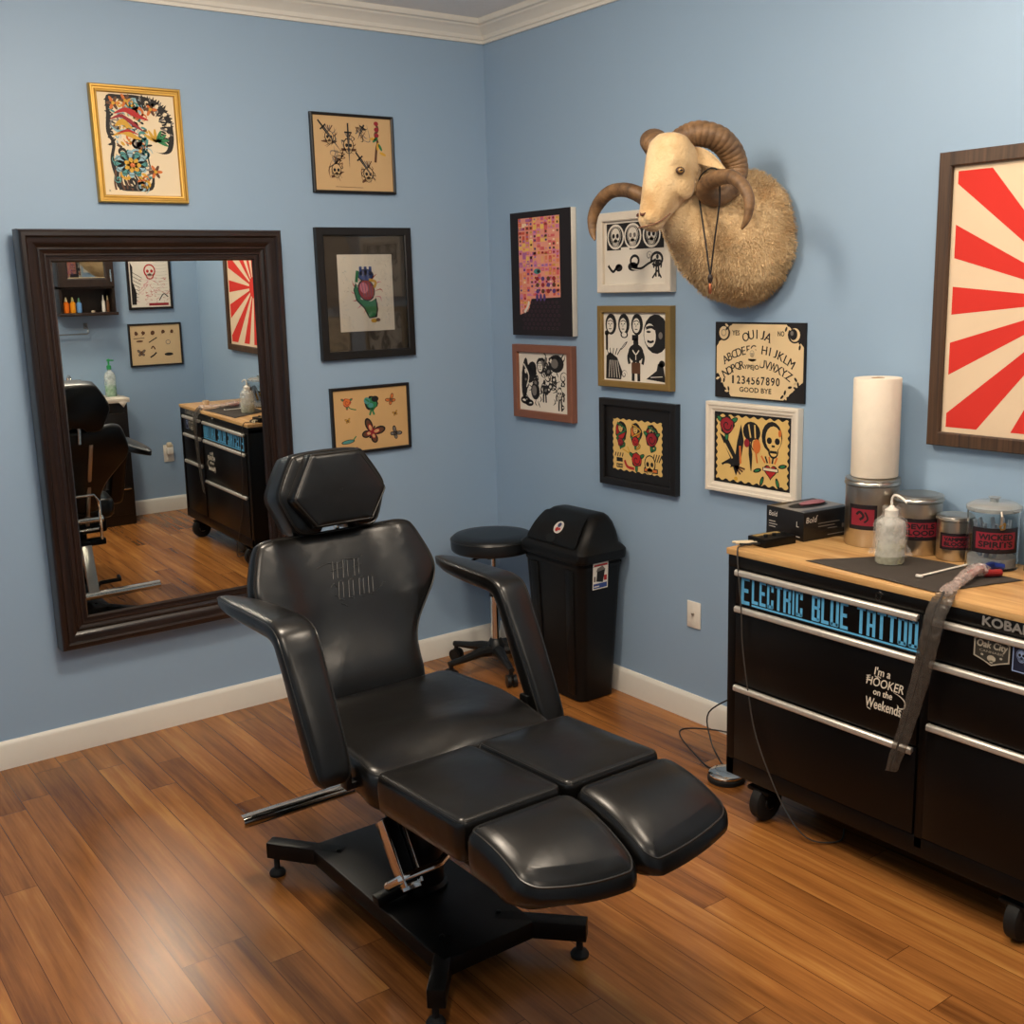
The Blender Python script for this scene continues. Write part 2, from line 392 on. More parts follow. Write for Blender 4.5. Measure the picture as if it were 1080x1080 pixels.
BASEP = [(0, 0), (.016, 0), (.016, .088), (.013, .098), (.009, .104), (.006, .108), (0, .108)]
def run(b, prof, a, c, nrm, m, up=1):
    """moulding profile (offset from wall, height) run from a to c"""
    a = Vector(a); c = Vector(c); n = Vector(nrm)
    b.loft([[p+n*o+Vector((0, 0, h*up)) for o, h in prof] for p in (a, c)], m)
for nm, a, c, n in (('baseboard_mirror_side', (XL, -.0005, 0), (-.0005, -.0005, 0), (0, -1, 0)),
                    ('baseboard_ram_side', (-.0005, -.017, 0), (-.0005, -RD+.001, 0), (-1, 0, 0)),
                    ('baseboard_sink_side', (-1.12, -RD+.0005, 0), (-.017, -RD+.0005, 0), (0, 1, 0))):
    b = MB(); run(b, BASEP, a, c, n, TRIMW); struct(nm, b, angle=25)
CROWN = [(0, 0), (.012, 0), (.014, .012), (.020, .016), (.024, .030), (.040, .050), (.056, .060), (.060, .066), (.072, .070), (.078, .080), (.080, .0895), (0, .0895)]
for nm, a, c, n in (('trim_1', (XL, -.0005, 2.81), (-.0005, -.0005, 2.81), (0, -1, 0)),
                    ('trim_2', (-.0005, -.0005, 2.81), (-.0005, -RD+.0005, 2.81), (-1, 0, 0)),
                    ('trim_3', (-1.12, -RD+.0005, 2.81), (-.0005, -RD+.0005, 2.81), (0, 1, 0))):
    b = MB(); run(b, CROWN, a, c, n, TRIMW); struct(nm, b, angle=20)

def wf(wall):
    if wall == 'L': return (lambda u, v, d: Vector((u, -d, v))), (1, 0, 0)
    if wall == 'R': return (lambda u, v, d: Vector((-d, -u, v))), (0, -1, 0)
    return (lambda u, v, d: Vector((-u, -RD+d, v))), (-1, 0, 0)
def wplate(b, wall, u0, v0, u1, v1, d0, d1, m, bev=.002):
    f, _ = wf(wall); p = f(u0, v0, d0); q = f(u1, v1, d1)
    b.box([min(x, y) for x, y in zip(p, q)], [max(x, y) for x, y in zip(p, q)], m, bev)
def frame_mesh(wall, u0, v0, u1, v1, prof, m):
    f, _ = wf(wall); b = MB()
    b.loft([[f(u0+i, v0+i, d), f(u1-i, v0+i, d), f(u1-i, v1-i, d), f(u0+i, v1-i, d)] for i, d in prof], m, cap=False)
    return b
def framed(label, wall, u0, v0, u1, v1, fw, dep, fm, paper, draw, cat='picture', prof=None, name='framed_print', rec=None, pane=False, group=None):
    f, U = wf(wall); rec = rec or dep*.55
    t = thing(name, label, cat, f((u0+u1)/2, v0, .001), group)
    prof = prof or [(0, .001), (0, dep*.9), (.003, dep), (fw-.004, dep), (fw, dep-.003), (fw, rec-.002)]
    o = obj('picture_frame', frame_mesh(wall, u0, v0, u1, v1, prof, fm), t, angle=20)
    c = Canvas(f(u0+fw, v0+fw, rec), U, (0, 0, 1)); W, H = u1-u0-2*fw, v1-v0-2*fw
    wplate(c.mb, wall, u0+fw*.7, v0+fw*.7, u1-fw*.7, v1-fw*.7, .002, rec-.0015, paper, 0)
    c.rect(0, 0, W, H, paper, 0); draw(c, W, H)
    obj('print', c.mb, t, recalc=False)
    if pane:
        pb = MB(); wplate(pb, wall, u0+fw*.9, v0+fw*.9, u1-fw*.9, v1-fw*.9, rec+.0078, rec+.0092, pane_material(), 0); obj('glass_pane', pb, t)
    return t

GOLDF = mat('gold_leaf_frame', (190, 150, 72), .36, .55, bump=.1)
BLKF = mat('black_frame_wood', (22, 20, 20), .4, bump=.05)
WHTF = mat('white_frame_wood', (226, 216, 200), .4)
BRZF = mat('antique_gold_frame', (150, 122, 70), .42, .35, bump=.1)
COPF = mat('copper_brown_frame', (142, 92, 72), .42, .25, bump=.1)

# --- mirror-side wall
def d_gold(c, W, H):
    # bodysuit half design: dark barred border, blossom and flame shapes
    X = lambda x: x*W; Y = lambda y: y*H
    body = [(.12, .97), (.3, .985), (.5, .99), (.75, .95), (.92, .82), (.97, .62), (.93, .46), (.82, .42), (.68, .45), (.6, .48), (.62, .3), (.66, .2), (.62, .06), (.4, .04), (.18, .06), (.13, .2), (.1, .35), (.14, .5), (.08, .62), (.1, .8)]
    bp = [(p.x, p.y) for p in catmull([(X(x), Y(y), 0) for x, y in body], 4, True)]
    c.poly(bp, INK, 1)
    cx, cy = X(.45), Y(.6)
    c.poly([(cx+(x-cx)*.86, Y(.55)+(y-Y(.55))*.9) for x, y in bp], CREAM, 2)
    for i in range(16):
        q = -.35+i*.17; c.stroke([(X(.62)+X(.36)*math.cos(q)*.95, Y(.7)+Y(.27)*math.sin(q)), (X(.62)+X(.2)*math.cos(q+.3), Y(.7)+Y(.17)*math.sin(q+.3))], W*.055, INK, 3, taper=True)
    random.seed(31)
    for rr_, n_, lw in ((1.0, 26, .055), (.74, 20, .05)):
        for i in range(n_):
            q = -.75+i*(2.75/n_); c.ell(X(.62)+.31*W*rr_*math.cos(q), Y(.70)+.25*H*rr_*math.sin(q), lw*W*random.uniform(.7, 1.3), .010*H, INK if i % 4 else GREY, 3.2, q+random.uniform(-.3, .3), wob=.2)
    for i in range(15):
        y = .5+.031*i; c.ell(X(.13+.03*(i % 2)), Y(y), .045*W, .011*H, INK, 3.2, random.uniform(-.5, .9), wob=.2)
    for i in range(60):
        x, y = random.uniform(.18, .62), random.uniform(.1, .92); c.ell(X(x), Y(y), random.uniform(.02, .05)*W, random.uniform(.008, .016)*H, (LBLUE, GREY, GOLDI, CREAM, INK, TEAL, BROWNI)[i % 7], 3.4+.1*(i % 7), random.uniform(0, 3), wob=.2)
    for k in range(46):
        x, y = random.uniform(.17, .6), random.uniform(.08, .93); m_ = (LBLUE, GREY, GOLDI, TEAL, INK, ORANGE)[k % 6]; c.swirl(X(x), Y(y), random.uniform(.04, .09)*W, m_, 4.3, ph=k, w=.5)
    for k in range(18):
        q = -.4+k*.16; c.ell(X(.62)+X(.29)*math.cos(q), Y(.7)+Y(.22)*math.sin(q), .03*W, .02*H, INK if k % 3 else CREAM, 4, q, wob=.2)
    for i in range(9):
        c.stroke([(X(.14+i*.055), Y(.05)), (X(.13+i*.045), Y(.13)), (X(.16+i*.03), Y(.25))], W*.026, INK if i % 2 else BROWNI, 3)
    for (x, y) in ((.2, .9), (.36, .93), (.68, .86), (.5, .44), (.68, .24)):
        for k in range(6): c.ell(X(x)+.045*W*math.cos(k*1.05), Y(y)+.035*H*math.sin(k*1.05), .05*W, .016*H, BROWNI if k % 2 else ORANGE, 4, k*1.05)
        c.ell(X(x), Y(y), .022*W, .017*H, GOLDI, 5)
    c.ell(X(.46), Y(.87), .13*W, .09*H, LBLUE, 3, .5)
    for p, w, m in (([(.2, .8), (.35, .84), (.5, .79), (.64, .75)], .09, RED), ([(.14, .74), (.3, .78), (.45, .7), (.56, .64)], .07, CRIM), ([(.2, .68), (.3, .72), (.42, .66)], .1, GOLDI), ([(.16, .58), (.3, .62), (.44, .58), (.52, .56)], .08, GOLDI),
                    ([(.22, .6), (.36, .64), (.5, .6)], .04, RED), ([(.3, .8), (.44, .75), (.56, .7)], .03, CREAM), ([(.14, .68), (.22, .63), (.32, .65)], .035, LBLUE)):
        c.stroke([(X(a), Y(b)) for a, b in p], w*H*.7, m, 6 if m in (RED, CREAM) else 5, taper=True)
    for k in range(7): c.ell(X(.72)+.09*W*math.cos(k*.5-.4), Y(.55)+.05*H*math.sin(k*.5-.4), .09*W, .016*H, GREEN if k < 4 else GOLDI, 5, k*.5-.4)
    for k in range(12): c.ell(X(.36)+.15*W*math.cos(k*.524), Y(.31)+.08*H*math.sin(k*.524), .075*W, .035*H, LBLUE if k % 2 else TEAL, 5, k*.524); c.ring(X(.36)+.15*W*math.cos(k*.524), Y(.31)+.08*H*math.sin(k*.524), .06*W, .034*H, .008*W, INK, 6, 12)
    for k in range(7): c.ell(X(.38)+.06*W*math.cos(k*.9), Y(.3)+.035*H*math.sin(k*.9), .055*W, .025*H, GOLDI, 7, k*.9)
    c.ell(X(.38), Y(.3), .035*W, .022*H, ORANGE, 8)
    c.text('K', X(.05), Y(.03), .02*H, INK, 1)
framed('gold framed print of a colourful koi-tone bodysuit design, above the mirror'.replace('koi-tone ', ''), 'L', -1.774, 2.09, -1.433, 2.51, .028, .026, GOLDF, CREAM, d_gold,
       prof=[(0, .001), (0, .02), (.004, .026), (.009, .026), (.012, .021), (.017, .021), (.02, .025), (.025, .024), (.028, .018), (.028, .012)])

def d_flash_tan(c, W, H):
    for (x, y, r, q) in ((.2, .72, .07, 0), (.44, .62, .08, 0), (.27, .28, .075, .3), (.68, .24, .08, .4)):
        c.skull(x*W, y*H, r*H*1.1, INK, TANP, 1); c.ell(x*W, y*H-.02, r*H*1.5, r*H*.3, BROWNI, 1, q, wob=.3)
        for k in range(4): c.stroke([(x*W, y*H+r*H), (x*W+(k-1.5)*.03*W, y*H+r*H*2.2)], .012*W, BROWNI if k % 2 else GREY, 1)
    for a, b in (((.13, .84), (.36, .5)), ((.44, .78), (.44, .3)), ((.58, .44), (.78, .12)), ((.63, .86), (.56, .7))): c.dagger((a[0]*W, a[1]*H), (b[0]*W, b[1]*H), .035*W, INK, 3)
    random.seed(21)
    for x, y in ((.2, .72), (.44, .62), (.27, .28), (.68, .24), (.62, .78), (.3, .45)):
        for k in range(9): c.stroke([((x+random.uniform(-.1, .1))*W, (y+random.uniform(-.14, .14))*H), ((x+random.uniform(-.1, .1))*W, (y+random.uniform(-.1, .1))*H), ((x+random.uniform(-.08, .08))*W, (y+random.uniform(-.16, .16))*H)], .012*W, (BROWNI, GREY, INK)[k % 3], 1, taper=True)
    c.stroke([(.8*W, .95*H), (.83*W, .85*H), (.79*W, .78*H), (.82*W, .68*H), (.8*W, .58*H), (.78*W, .4*H)], .03*W, BROWNI, 1)
    for k in range(5): c.ell((.76+.03*k)*W, (.72-.05*k+.04*(k % 2))*H, .045*W, .02*H, GREEN if k % 2 else GOLDI, 2, k*.7)
    for k in range(3): c.ell(.81*W, (.93-.08*k)*H, .03*W, .03*H, CRIM, 2)
    c.stroke([(.25*W, .05*H), (.6*W, .045*H)], .006*H, BROWNI, 1, smooth=False)
framed('thin black frame with brown flash sheet of skulls and daggers, above the heart picture', 'L', -.892, 2.147, -.5, 2.468, .011, .02, BLKF, TANP, d_flash_tan)

MATBRD = mat('charcoal_mat_board', (66, 58, 50), .6, var=.08)
def d_heart(c, W, H):
    c.rect(.16*W, .17*H, .84*W, .84*H, WHITEP, 1)
    random.seed(3)
    for k in range(90):
        x = random.choice([random.uniform(.2, .8), random.uniform(.2, .28), random.uniform(.72, .8)]); y = random.uniform(.2, .82)
        if .34 < x < .68 and .27 < y < .74: continue
        c.stroke([(x*W, y*H), ((x+.012)*W, (y+random.uniform(-.01, .01))*H)], .003*W, GREY if k % 3 else LBLUE, 2)
    cx, cy = .51*W, .52*H
    for k in range(14):
        q = 2*PI*k/14; c.stroke([(cx+.1*W*math.cos(q), cy+.12*H*math.sin(q)), (cx+.17*W*math.cos(q+.1), cy+.15*H*math.sin(q+.1)), (cx+.2*W*math.cos(q-.05), cy+.2*H*math.sin(q-.05))], .012*W, PINK if k % 2 else RED, 2, taper=True)
    c.poly([(.37*W, .6*H), (.42*W, .45*H), (.55*W, .42*H), (.62*W, .46*H), (.64*W, .36*H), (.62*W, .29*H), (.52*W, .28*H), (.46*W, .37*H), (.37*W, .44*H), (.34*W, .53*H)], INK, 3)
    c.poly([(.38*W, .59*H), (.43*W, .45*H), (.55*W, .43*H), (.61*W, .45*H), (.62*W, .36*H), (.6*W, .3*H), (.53*W, .29*H), (.47*W, .38*H), (.38*W, .45*H), (.35*W, .53*H)], GREEN, 4)
    c.ell(.5*W, .53*H, .105*W, .1*H, INK, 5, .4); c.ell(.5*W, .53*H, .093*W, .088*H, CRIM, 6, .4); c.ell(.47*W, .55*H, .05*W, .05*H, PINK, 7, .4)
    c.ell(.5*W, .66*H, .1*W, .055*H, INK, 5); c.ell(.5*W, .66*H, .088*W, .046*H, BLUEI, 6)
    for x in (.44, .5, .56): c.stroke([(x*W, .66*H), (x*W, .735*H)], .035*W, BLUEI, 6, smooth=False)
    c.stroke([(.54*W, .62*H), (.62*W, .6*H), (.6*W, .55*H)], .03*W, GOLDI, 7); c.stroke([(.4*W, .7*H), (.38*W, .6*H)], .035*W, GREEN, 6)
    for k in range(4): c.stroke([((.44+.04*k)*W, .6*H), ((.47+.03*k)*W, .47*H)], .006*W, PURPLE, 8)
    c.ell(.58*W, .26*H, .04*W, .018*H, GOLDI, 4); c.ell(.63*W, .265*H, .03*W, .016*H, BROWNI, 4)
framed('black frame with wide dark mat around a coloured anatomical heart drawing', 'L', -.903, 1.451, -.441, 2.006, .034, .028, BLKF, MATBRD, d_heart, rec=.014, pane=True)

TAN2 = mat('golden_tan_paper', (200, 162, 110), .7, var=.06, nscale=8)
def d_butterflies(c, W, H):
    c.butterfly(.5*W, .28*H, .145*W, BROWNI, INK, 1, -.5); c.butterfly(.5*W, .28*H, .085*W, TAN2, CRIM, 5, -.5)
    c.butterfly(.78*W, .78*H, .065*W, ORANGE, BROWNI, 1, .6); c.butterfly(.83*W, .55*H, .035*W, GOLDI, BROWNI, 1, .3); c.butterfly(.82*W, .22*H, .075*W, GREY, INK, 1, -.7); c.butterfly(.18*W, .5*H, .035*W, GOLDI, BROWNI, 1, .2)
    c.rose(.18*W, .80*H, .055*W, ORANGE, CRIM, 1); c.stroke([(.18*W, .78*H), (.22*W, .7*H), (.3*W, .67*H)], .012*W, GREEN, 1)
    c.ell(.51*W, .75*H, .09*W, .12*H, INK, 1, .3, wob=.15); c.ell(.51*W, .75*H, .07*W, .095*H, GREEN, 2, .3, wob=.15); c.ell(.45*W, .8*H, .04*W, .06*H, TEAL, 2.5, .8); c.ell(.56*W, .82*H, .05*W, .05*H, INK, 3); c.ell(.5*W, .72*H, .035*W, .04*H, TEAL, 3)
    for k in (-1, 1): c.stroke([(.51*W, .68*H), ((.51+k*.03)*W, .56*H)], .025*W, GREEN, 2)
    c.stroke([(.43*W, .83*H), (.48*W, .78*H)], .02*W, GREEN, 3)
    c.ell(.17*W, .16*H, .09*W, .035*H, INK, 1, .1); c.ell(.17*W, .16*H, .075*W, .025*H, TEAL, 2, .1); c.stroke([(.24*W, .18*H), (.28*W, .24*H)], .015*W, GREEN, 2)
    c.ell(.28*W, .05*H, .02*W, .012*H, CRIM, 1)
framed('small thin black frame with golden tan sheet of butterflies, behind the headrest', 'L', -.875, 1.036, -.481, 1.33, .012, .02, BLKF, TAN2, d_butterflies)

# --- ram-side wall (u = -y)
CANVBLK = mat('black_painted_canvas', (26, 20, 24), .7, bump=.15, bscale=500)
def purple_canvas():
    u0, u1, v0, v1, dep = .208, .637, 1.524, 2.06, .03
    f, U = wf('R'); b = MB(); wplate(b, 'R', u0, v0, u1, v1, .001, dep-.001, WHITEP, .001)
    c = Canvas(f(u0, v0, dep), U, (0, 0, 1), b); W, H = u1-u0, v1-v0
    c.rect(0, 0, W, H, CANVBLK, 0)
    random.seed(11)
    pal = [mat('cell_%d' % i, p, .6) for i, p in enumerate([(222, 130, 92), (226, 164, 110), (214, 96, 98), (206, 120, 160), (232, 190, 96), (226, 150, 130), (170, 96, 150), (236, 206, 170), (204, 84, 60), (150, 110, 170)])]
    nx, ny = 11, 22; x0, x1, y0, y1 = .14*W, .82*W, .22*H, .95*H
    c.poly([(x0, .17*H), (x0+.14*W, .2*H), (x0+.2*W, .3*H), (x1, .31*H), (x1, y1), (x0, y1)], pal[5], 1)
    for i in range(nx):
        for j in range(ny):
            if j < 3 and i > 2: continue
            if random.random() < .22: continue
            u = x0+(x1-x0)*i/nx; v = y0+(y1-y0)*j/ny; a, d = (x1-x0)/nx, (y1-y0)/ny
            e = random.uniform(.1, .25); p = pal[(random.randrange(4)+(2 if j > 15 else 0)+(3 if i < 4 and j > 9 else 0)) % 10]
            sx_, sy_ = random.choice([(1, 1), (1.9, .8), (.8, 1.9), (1, 1.5)]); c.rect(u+a*e*.4, v+d*.1, min(x1, u+a*sx_*(1-e*.4)), min(y1, v+d*sy_*.9), p, 2+.2*((i*7+j*3) % 4))
            if random.random() < .75:
                c.rect(u+a*.25, v+d*.28, u+a*.75, v+d*.72, random.choice(pal), 3)
            if random.random() < .3: c.ell(u+a*.5, v+d*.5, a*.28, d*.3, random.choice([PURPLE, CRIM, BROWNI, GOLDI]), 4, n=8)
    c.ell(.45*W, .52*H, .06*W, .022*H, TEAL, 5); c.ell(.47*W, .52*H, .025*W, .014*H, INK, 6)
    for k in range(12): c.ell((.45+.09*(k % 4))*W, (.36+.05*(k//4))*H, .03*W, .018*H, (PURPLE, BROWNI, CRIM)[k % 3], 5, n=10)
    for i in range(9):
        for j in range(7): c.ring((.2+.07*i+.03*(j % 2))*W, (.06+.035*j)*H, .02*W, .012*H, .006*W, mat('dim_plum', (74, 34, 52), .6), 2, 8)
    for k in range(3): c.ell((.44+.06*k)*W, .31*H, .022*W, .03*H, PURPLE, 5)
    c.stroke([(.22*W, .19*H), (.28*W, .24*H), (.3*W, .28*H)], .03*W, WHITEP, 5)
    o = obj('canvas_painting', b, None, f((u0+u1)/2, v0, .001), recalc=False)
    tag(o, 'tall black-edged canvas crowded with small pink and orange cells, nearest the corner', 'painting')
purple_canvas()

def d_ink_a(c, W, H):
    random.seed(5)
    c.ell(.12*W, .55*H, .07*W, .36*H, INK, 1, -.1); c.ell(.25*W, .66*H, .1*W, .2*H, INK, 1, -.5); c.stroke([(.1*W, .8*H), (.2*W, .6*H), (.15*W, .4*H)], .02*W, WHITEP, 2)
    c.ell(.76*W, .83*H, .15*W, .15*H, INK, 1); c.ell(.73*W, .83*H, .07*W, .08*H, GREY, 2); c.face(.45*W, .78*H, .08*W, INK, WHITEP, 1)
    c.ell(.33*W, .34*H, .09*W, .15*H, INK, 1); c.ell(.31*W, .35*H, .05*W, .09*H, GREY, 2)
    c.figure(.52*W, .35*H, .19*H, INK); c.figure(.83*W, .24*H, .2*H, INK); c.skull(.82*W, .34*H, .06*W, INK, WHITEP, 2)
    c.figure(.35*W, .55*H, .12*H, INK); c.swirl(.6*W, .6*H, .09*W, INK, ph=1); c.swirl(.9*W, .6*H, .08*W, INK); c.swirl(.7*W, .47*H, .08*W, INK, ph=3)
    c.ring(.12*W, .17*H, .1*W, .07*H, .035*W, INK, 1); c.ring(.2*W, .13*H, .09*W, .06*H, .035*W, INK, 1); c.butterfly(.53*W, .82*H, .07*W, GREY, INK, 1, .4)
    for k in range(16):
        x, y = random.uniform(.12, .9), random.uniform(.1, .9); a_ = random.uniform(.03, .07); c.ell(x*W, y*H, a_*W, a_*H*random.uniform(.8, 1.6), INK, 1.2, random.uniform(0, 3), wob=.25); c.ell(x*W, y*H, a_*W*.45, a_*H*.5, WHITEP if k % 2 else GREY, 1.4, random.uniform(0, 3), wob=.25)
    for k in range(46):
        x, y = random.uniform(.1, .92), random.uniform(.06, .94); c.stroke([(x*W, y*H), ((x+random.uniform(-.09, .09))*W, (y+.05)*H), ((x+random.uniform(-.07, .07))*W, (y+.11)*H)], .02*W, INK, 1, taper=True)
framed('copper-brown framed black ink flash sheet, under the tall dark canvas', 'R', .197, 1.15, .625, 1.482, .035, .032, COPF, WHITEP, d_ink_a)

def d_ink_b(c, W, H):
    c.rect(.04*W, .54*H, .96*W, .96*H, INK, 1)
    for k, x in enumerate((.19, .47, .77)):
        c.ring(x*W, .75*H, .14*W, .2*H, .022*W, WHITEP, 2); c.skull(x*W, .77*H, .095*W, WHITEP, WHITEP, 2); c.skull(x*W, .77*H, .09*W, GREY if k == 1 else INK, WHITEP, 3)
    c.rect(.28*W, .53*H, .42*W, .58*H, WHITEP, 6)
    c.stroke([(.06*W, .3*H), (.14*W, .2*H), (.2*W, .26*H), (.26*W, .3*H)], .03*W, INK, 1); c.ell(.24*W, .26*H, .06*W, .06*H, INK, 1); c.ell(.47*W, .27*H, .08*W, .07*H, INK, 1)
    c.ring(.5*W, .36*H, .08*W, .1*H, .03*W, INK, 1); c.stroke([(.45*W, .24*H), (.6*W, .23*H), (.72*W, .3*H), (.84*W, .36*H)], .035*W, INK, 1); c.stroke([(.45*W, .24*H), (.6*W, .21*H), (.72*W, .28*H), (.84*W, .34*H)], .01*W, WHITEP, 2)
    c.ring(.85*W, .37*H, .1*W, .12*H, .03*W, INK, 1); c.figure(.86*W, .27*H, .17*H, INK, 2); c.stroke([(.86*W, .2*H), (.78*W, .08*H)], .02*W, INK); c.stroke([(.86*W, .2*H), (.92*W, .08*H)], .02*W, INK); c.swirl(.73*W, .43*H, .05*W, GREY)
framed('white framed ink sheet of masked faces, partly hidden behind the ram muzzle', 'R', .803, 1.705, 1.23, 2.02, .034, .034, WHTF, WHITEP, d_ink_b)

def d_ink_c(c, W, H):
    for x in (.12, .33, .54): c.face(x*W, .83*H, .092*W, INK, WHITEP, 1)
    c.ell(.335*W, .68*H, .06*W, .05*H, INK, 1.1); c.ell(.335*W, .68*H, .04*W, .035*H, WHITEP, 1.2)
    c.ell(.83*W, .7*H, .19*W, .28*H, INK, 1, .1); c.ell(.74*W, .68*H, .09*W, .17*H, WHITEP, 2, .1); c.ell(.72*W, .73*H, .035*W, .015*H, INK, 3); c.stroke([(.7*W, .6*H), (.75*W, .585*H), (.8*W, .6*H)], .025*W, INK, 3); c.ell(.9*W, .68*H, .03*W, .05*H, GREY, 2)
    c.stroke([(.68*W, .78*H), (.76*W, .8*H), (.82*W, .77*H)], .03*W, INK, 3)
    c.stroke([(.05*W, .7*H), (.05*W, .45*H)], .035*W, INK, 1); c.ell(.05*W, .7*H, .035*W, .04*H, INK, 1)
    c.poly([(.03*W, .02*H), (.28*W, .02*H), (.3*W, .14*H), (.22*W, .34*H), (.1*W, .42*H), (.04*W, .36*H)], INK, 1)
    for k in range(5): c.stroke([((.08+.045*k)*W, .04*H), ((.1+.03*k)*W, .3*H)], .008*W, WHITEP, 2); c.stroke([((.08+.035*k)*W, .38*H), ((.04+.06*k)*W, .48*H)], .012*W, INK, 1)
    c.ell(.33*W, .52*H, .07*W, .018*H, INK, 1, .7); c.ell(.33*W, .52*H, .05*W, .006*H, WHITEP, 2, .7)
    c.rect(.46*W, .6*H, .56*W, .68*H, INK, 1)
    c.figure(.52*W, .32*H, .31*H, INK, 1); c.ell(.52*W, .42*H, .12*W, .13*H, INK, 2); c.stroke([(.47*W, .46*H), (.52*W, .4*H), (.57*W, .46*H)], .015*W, WHITEP, 3); c.stroke([(.52*W, .4*H), (.52*W, .32*H)], .012*W, WHITEP, 3); c.rect(.45*W, .12*H, .59*W, .28*H, BROWNI, 2)
    c.poly([(.68*W, .05*H), (.98*W, .02*H), (.93*W, .3*H), (.86*W, .28*H), (.84*W, .18*H)], INK, 1); c.ell(.92*W, .28*H, .045*W, .05*H, INK, 1); c.stroke([(.75*W, .08*H), (.93*W, .1*H)], .008*W, WHITEP, 2); c.swirl(.33*W, .1*H, .05*W)
framed('antique gold framed ink sheet of portrait heads and a big profile, under the white frame', 'R', .80, 1.324, 1.227, 1.653, .027, .034, BRZF, WHITEP, d_ink_c)

def d_trad_a(c, W, H):
    c.rect(0, 0, W, H, BLKF, 1); a, b, d, e = .12*W, .13*H, .86*W, .83*H; w, h = d-a, e-b
    c.wavy(a, b, d, e, .003, 8, YELP, 2); X = lambda x: a+x*w; Y = lambda y: b+y*h
    for x, m in ((.17, RED), (.48, ORANGE), (.8, RED)):
        c.ell(X(x), Y(.76), .125*w, .19*h, INK, 3, wob=.1); c.ell(X(x-.01), Y(.76), .095*w, .15*h, m, 4, wob=.1); c.face(X(x), Y(.84), .07*w, INK, YELP, 5)
        c.stroke([(X(x-.08), Y(.92)), (X(x+.1), Y(.8)), (X(x-.08), Y(.66)), (X(x+.08), Y(.52)), (X(x), Y(.45))], .035*w, INK, 6); c.stroke([(X(x-.08), Y(.92)), (X(x+.1), Y(.8)), (X(x-.08), Y(.66)), (X(x+.08), Y(.52)), (X(x), Y(.45))], .018*w, GREEN if x != .48 else GOLDI, 7)
    c.rose(X(.16), Y(.55), .065*w, CRIM, INK, 8); c.rose(X(.47), Y(.6), .075*w, RED, INK, 8); c.rose(X(.8), Y(.68), .115*w, CRIM, INK, 8); c.rose(X(.49), Y(.24), .11*w, RED, INK, 3)
    c.skull(X(.76), Y(.2), .12*w, INK, YELP, 3); c.rect(X(.64), Y(.03), X(.92), Y(.12), INK, 3); c.rect(X(.66), Y(.05), X(.9), Y(.1), ORANGE, 4)
    for k in range(4): c.stroke([(X(.82+.04*k), Y(.25)), (X(.85+.05*k), Y(.4))], .018*w, INK, 3)
    c.rect(X(.07), Y(.04), X(.2), Y(.12), INK, 3); c.rect(X(.07), Y(.16), X(.2), Y(.24), INK, 3)
    for k in range(4): c.stroke([(X(.04+.05*k), Y(.26)), (X(.06+.05*k), Y(.34))], .018*w, INK, 3); c.rect(X(.085+.03*k), Y(.06), X(.1+.03*k), Y(.1), YELP, 4)
    c.stroke([(X(.24), Y(.2)), (X(.3), Y(.08)), (X(.44), Y(.06))], .04*w, RED, 3); c.stroke([(X(.2), Y(.42)), (X(.34), Y(.36)), (X(.3), Y(.48))], .02*w, GOLDI, 3)
framed('black framed yellow sheet of red roses and ladies, above the trash bin', 'R', .80, .912, 1.254, 1.275, .03, .03, BLKF, BLKF, d_trad_a)

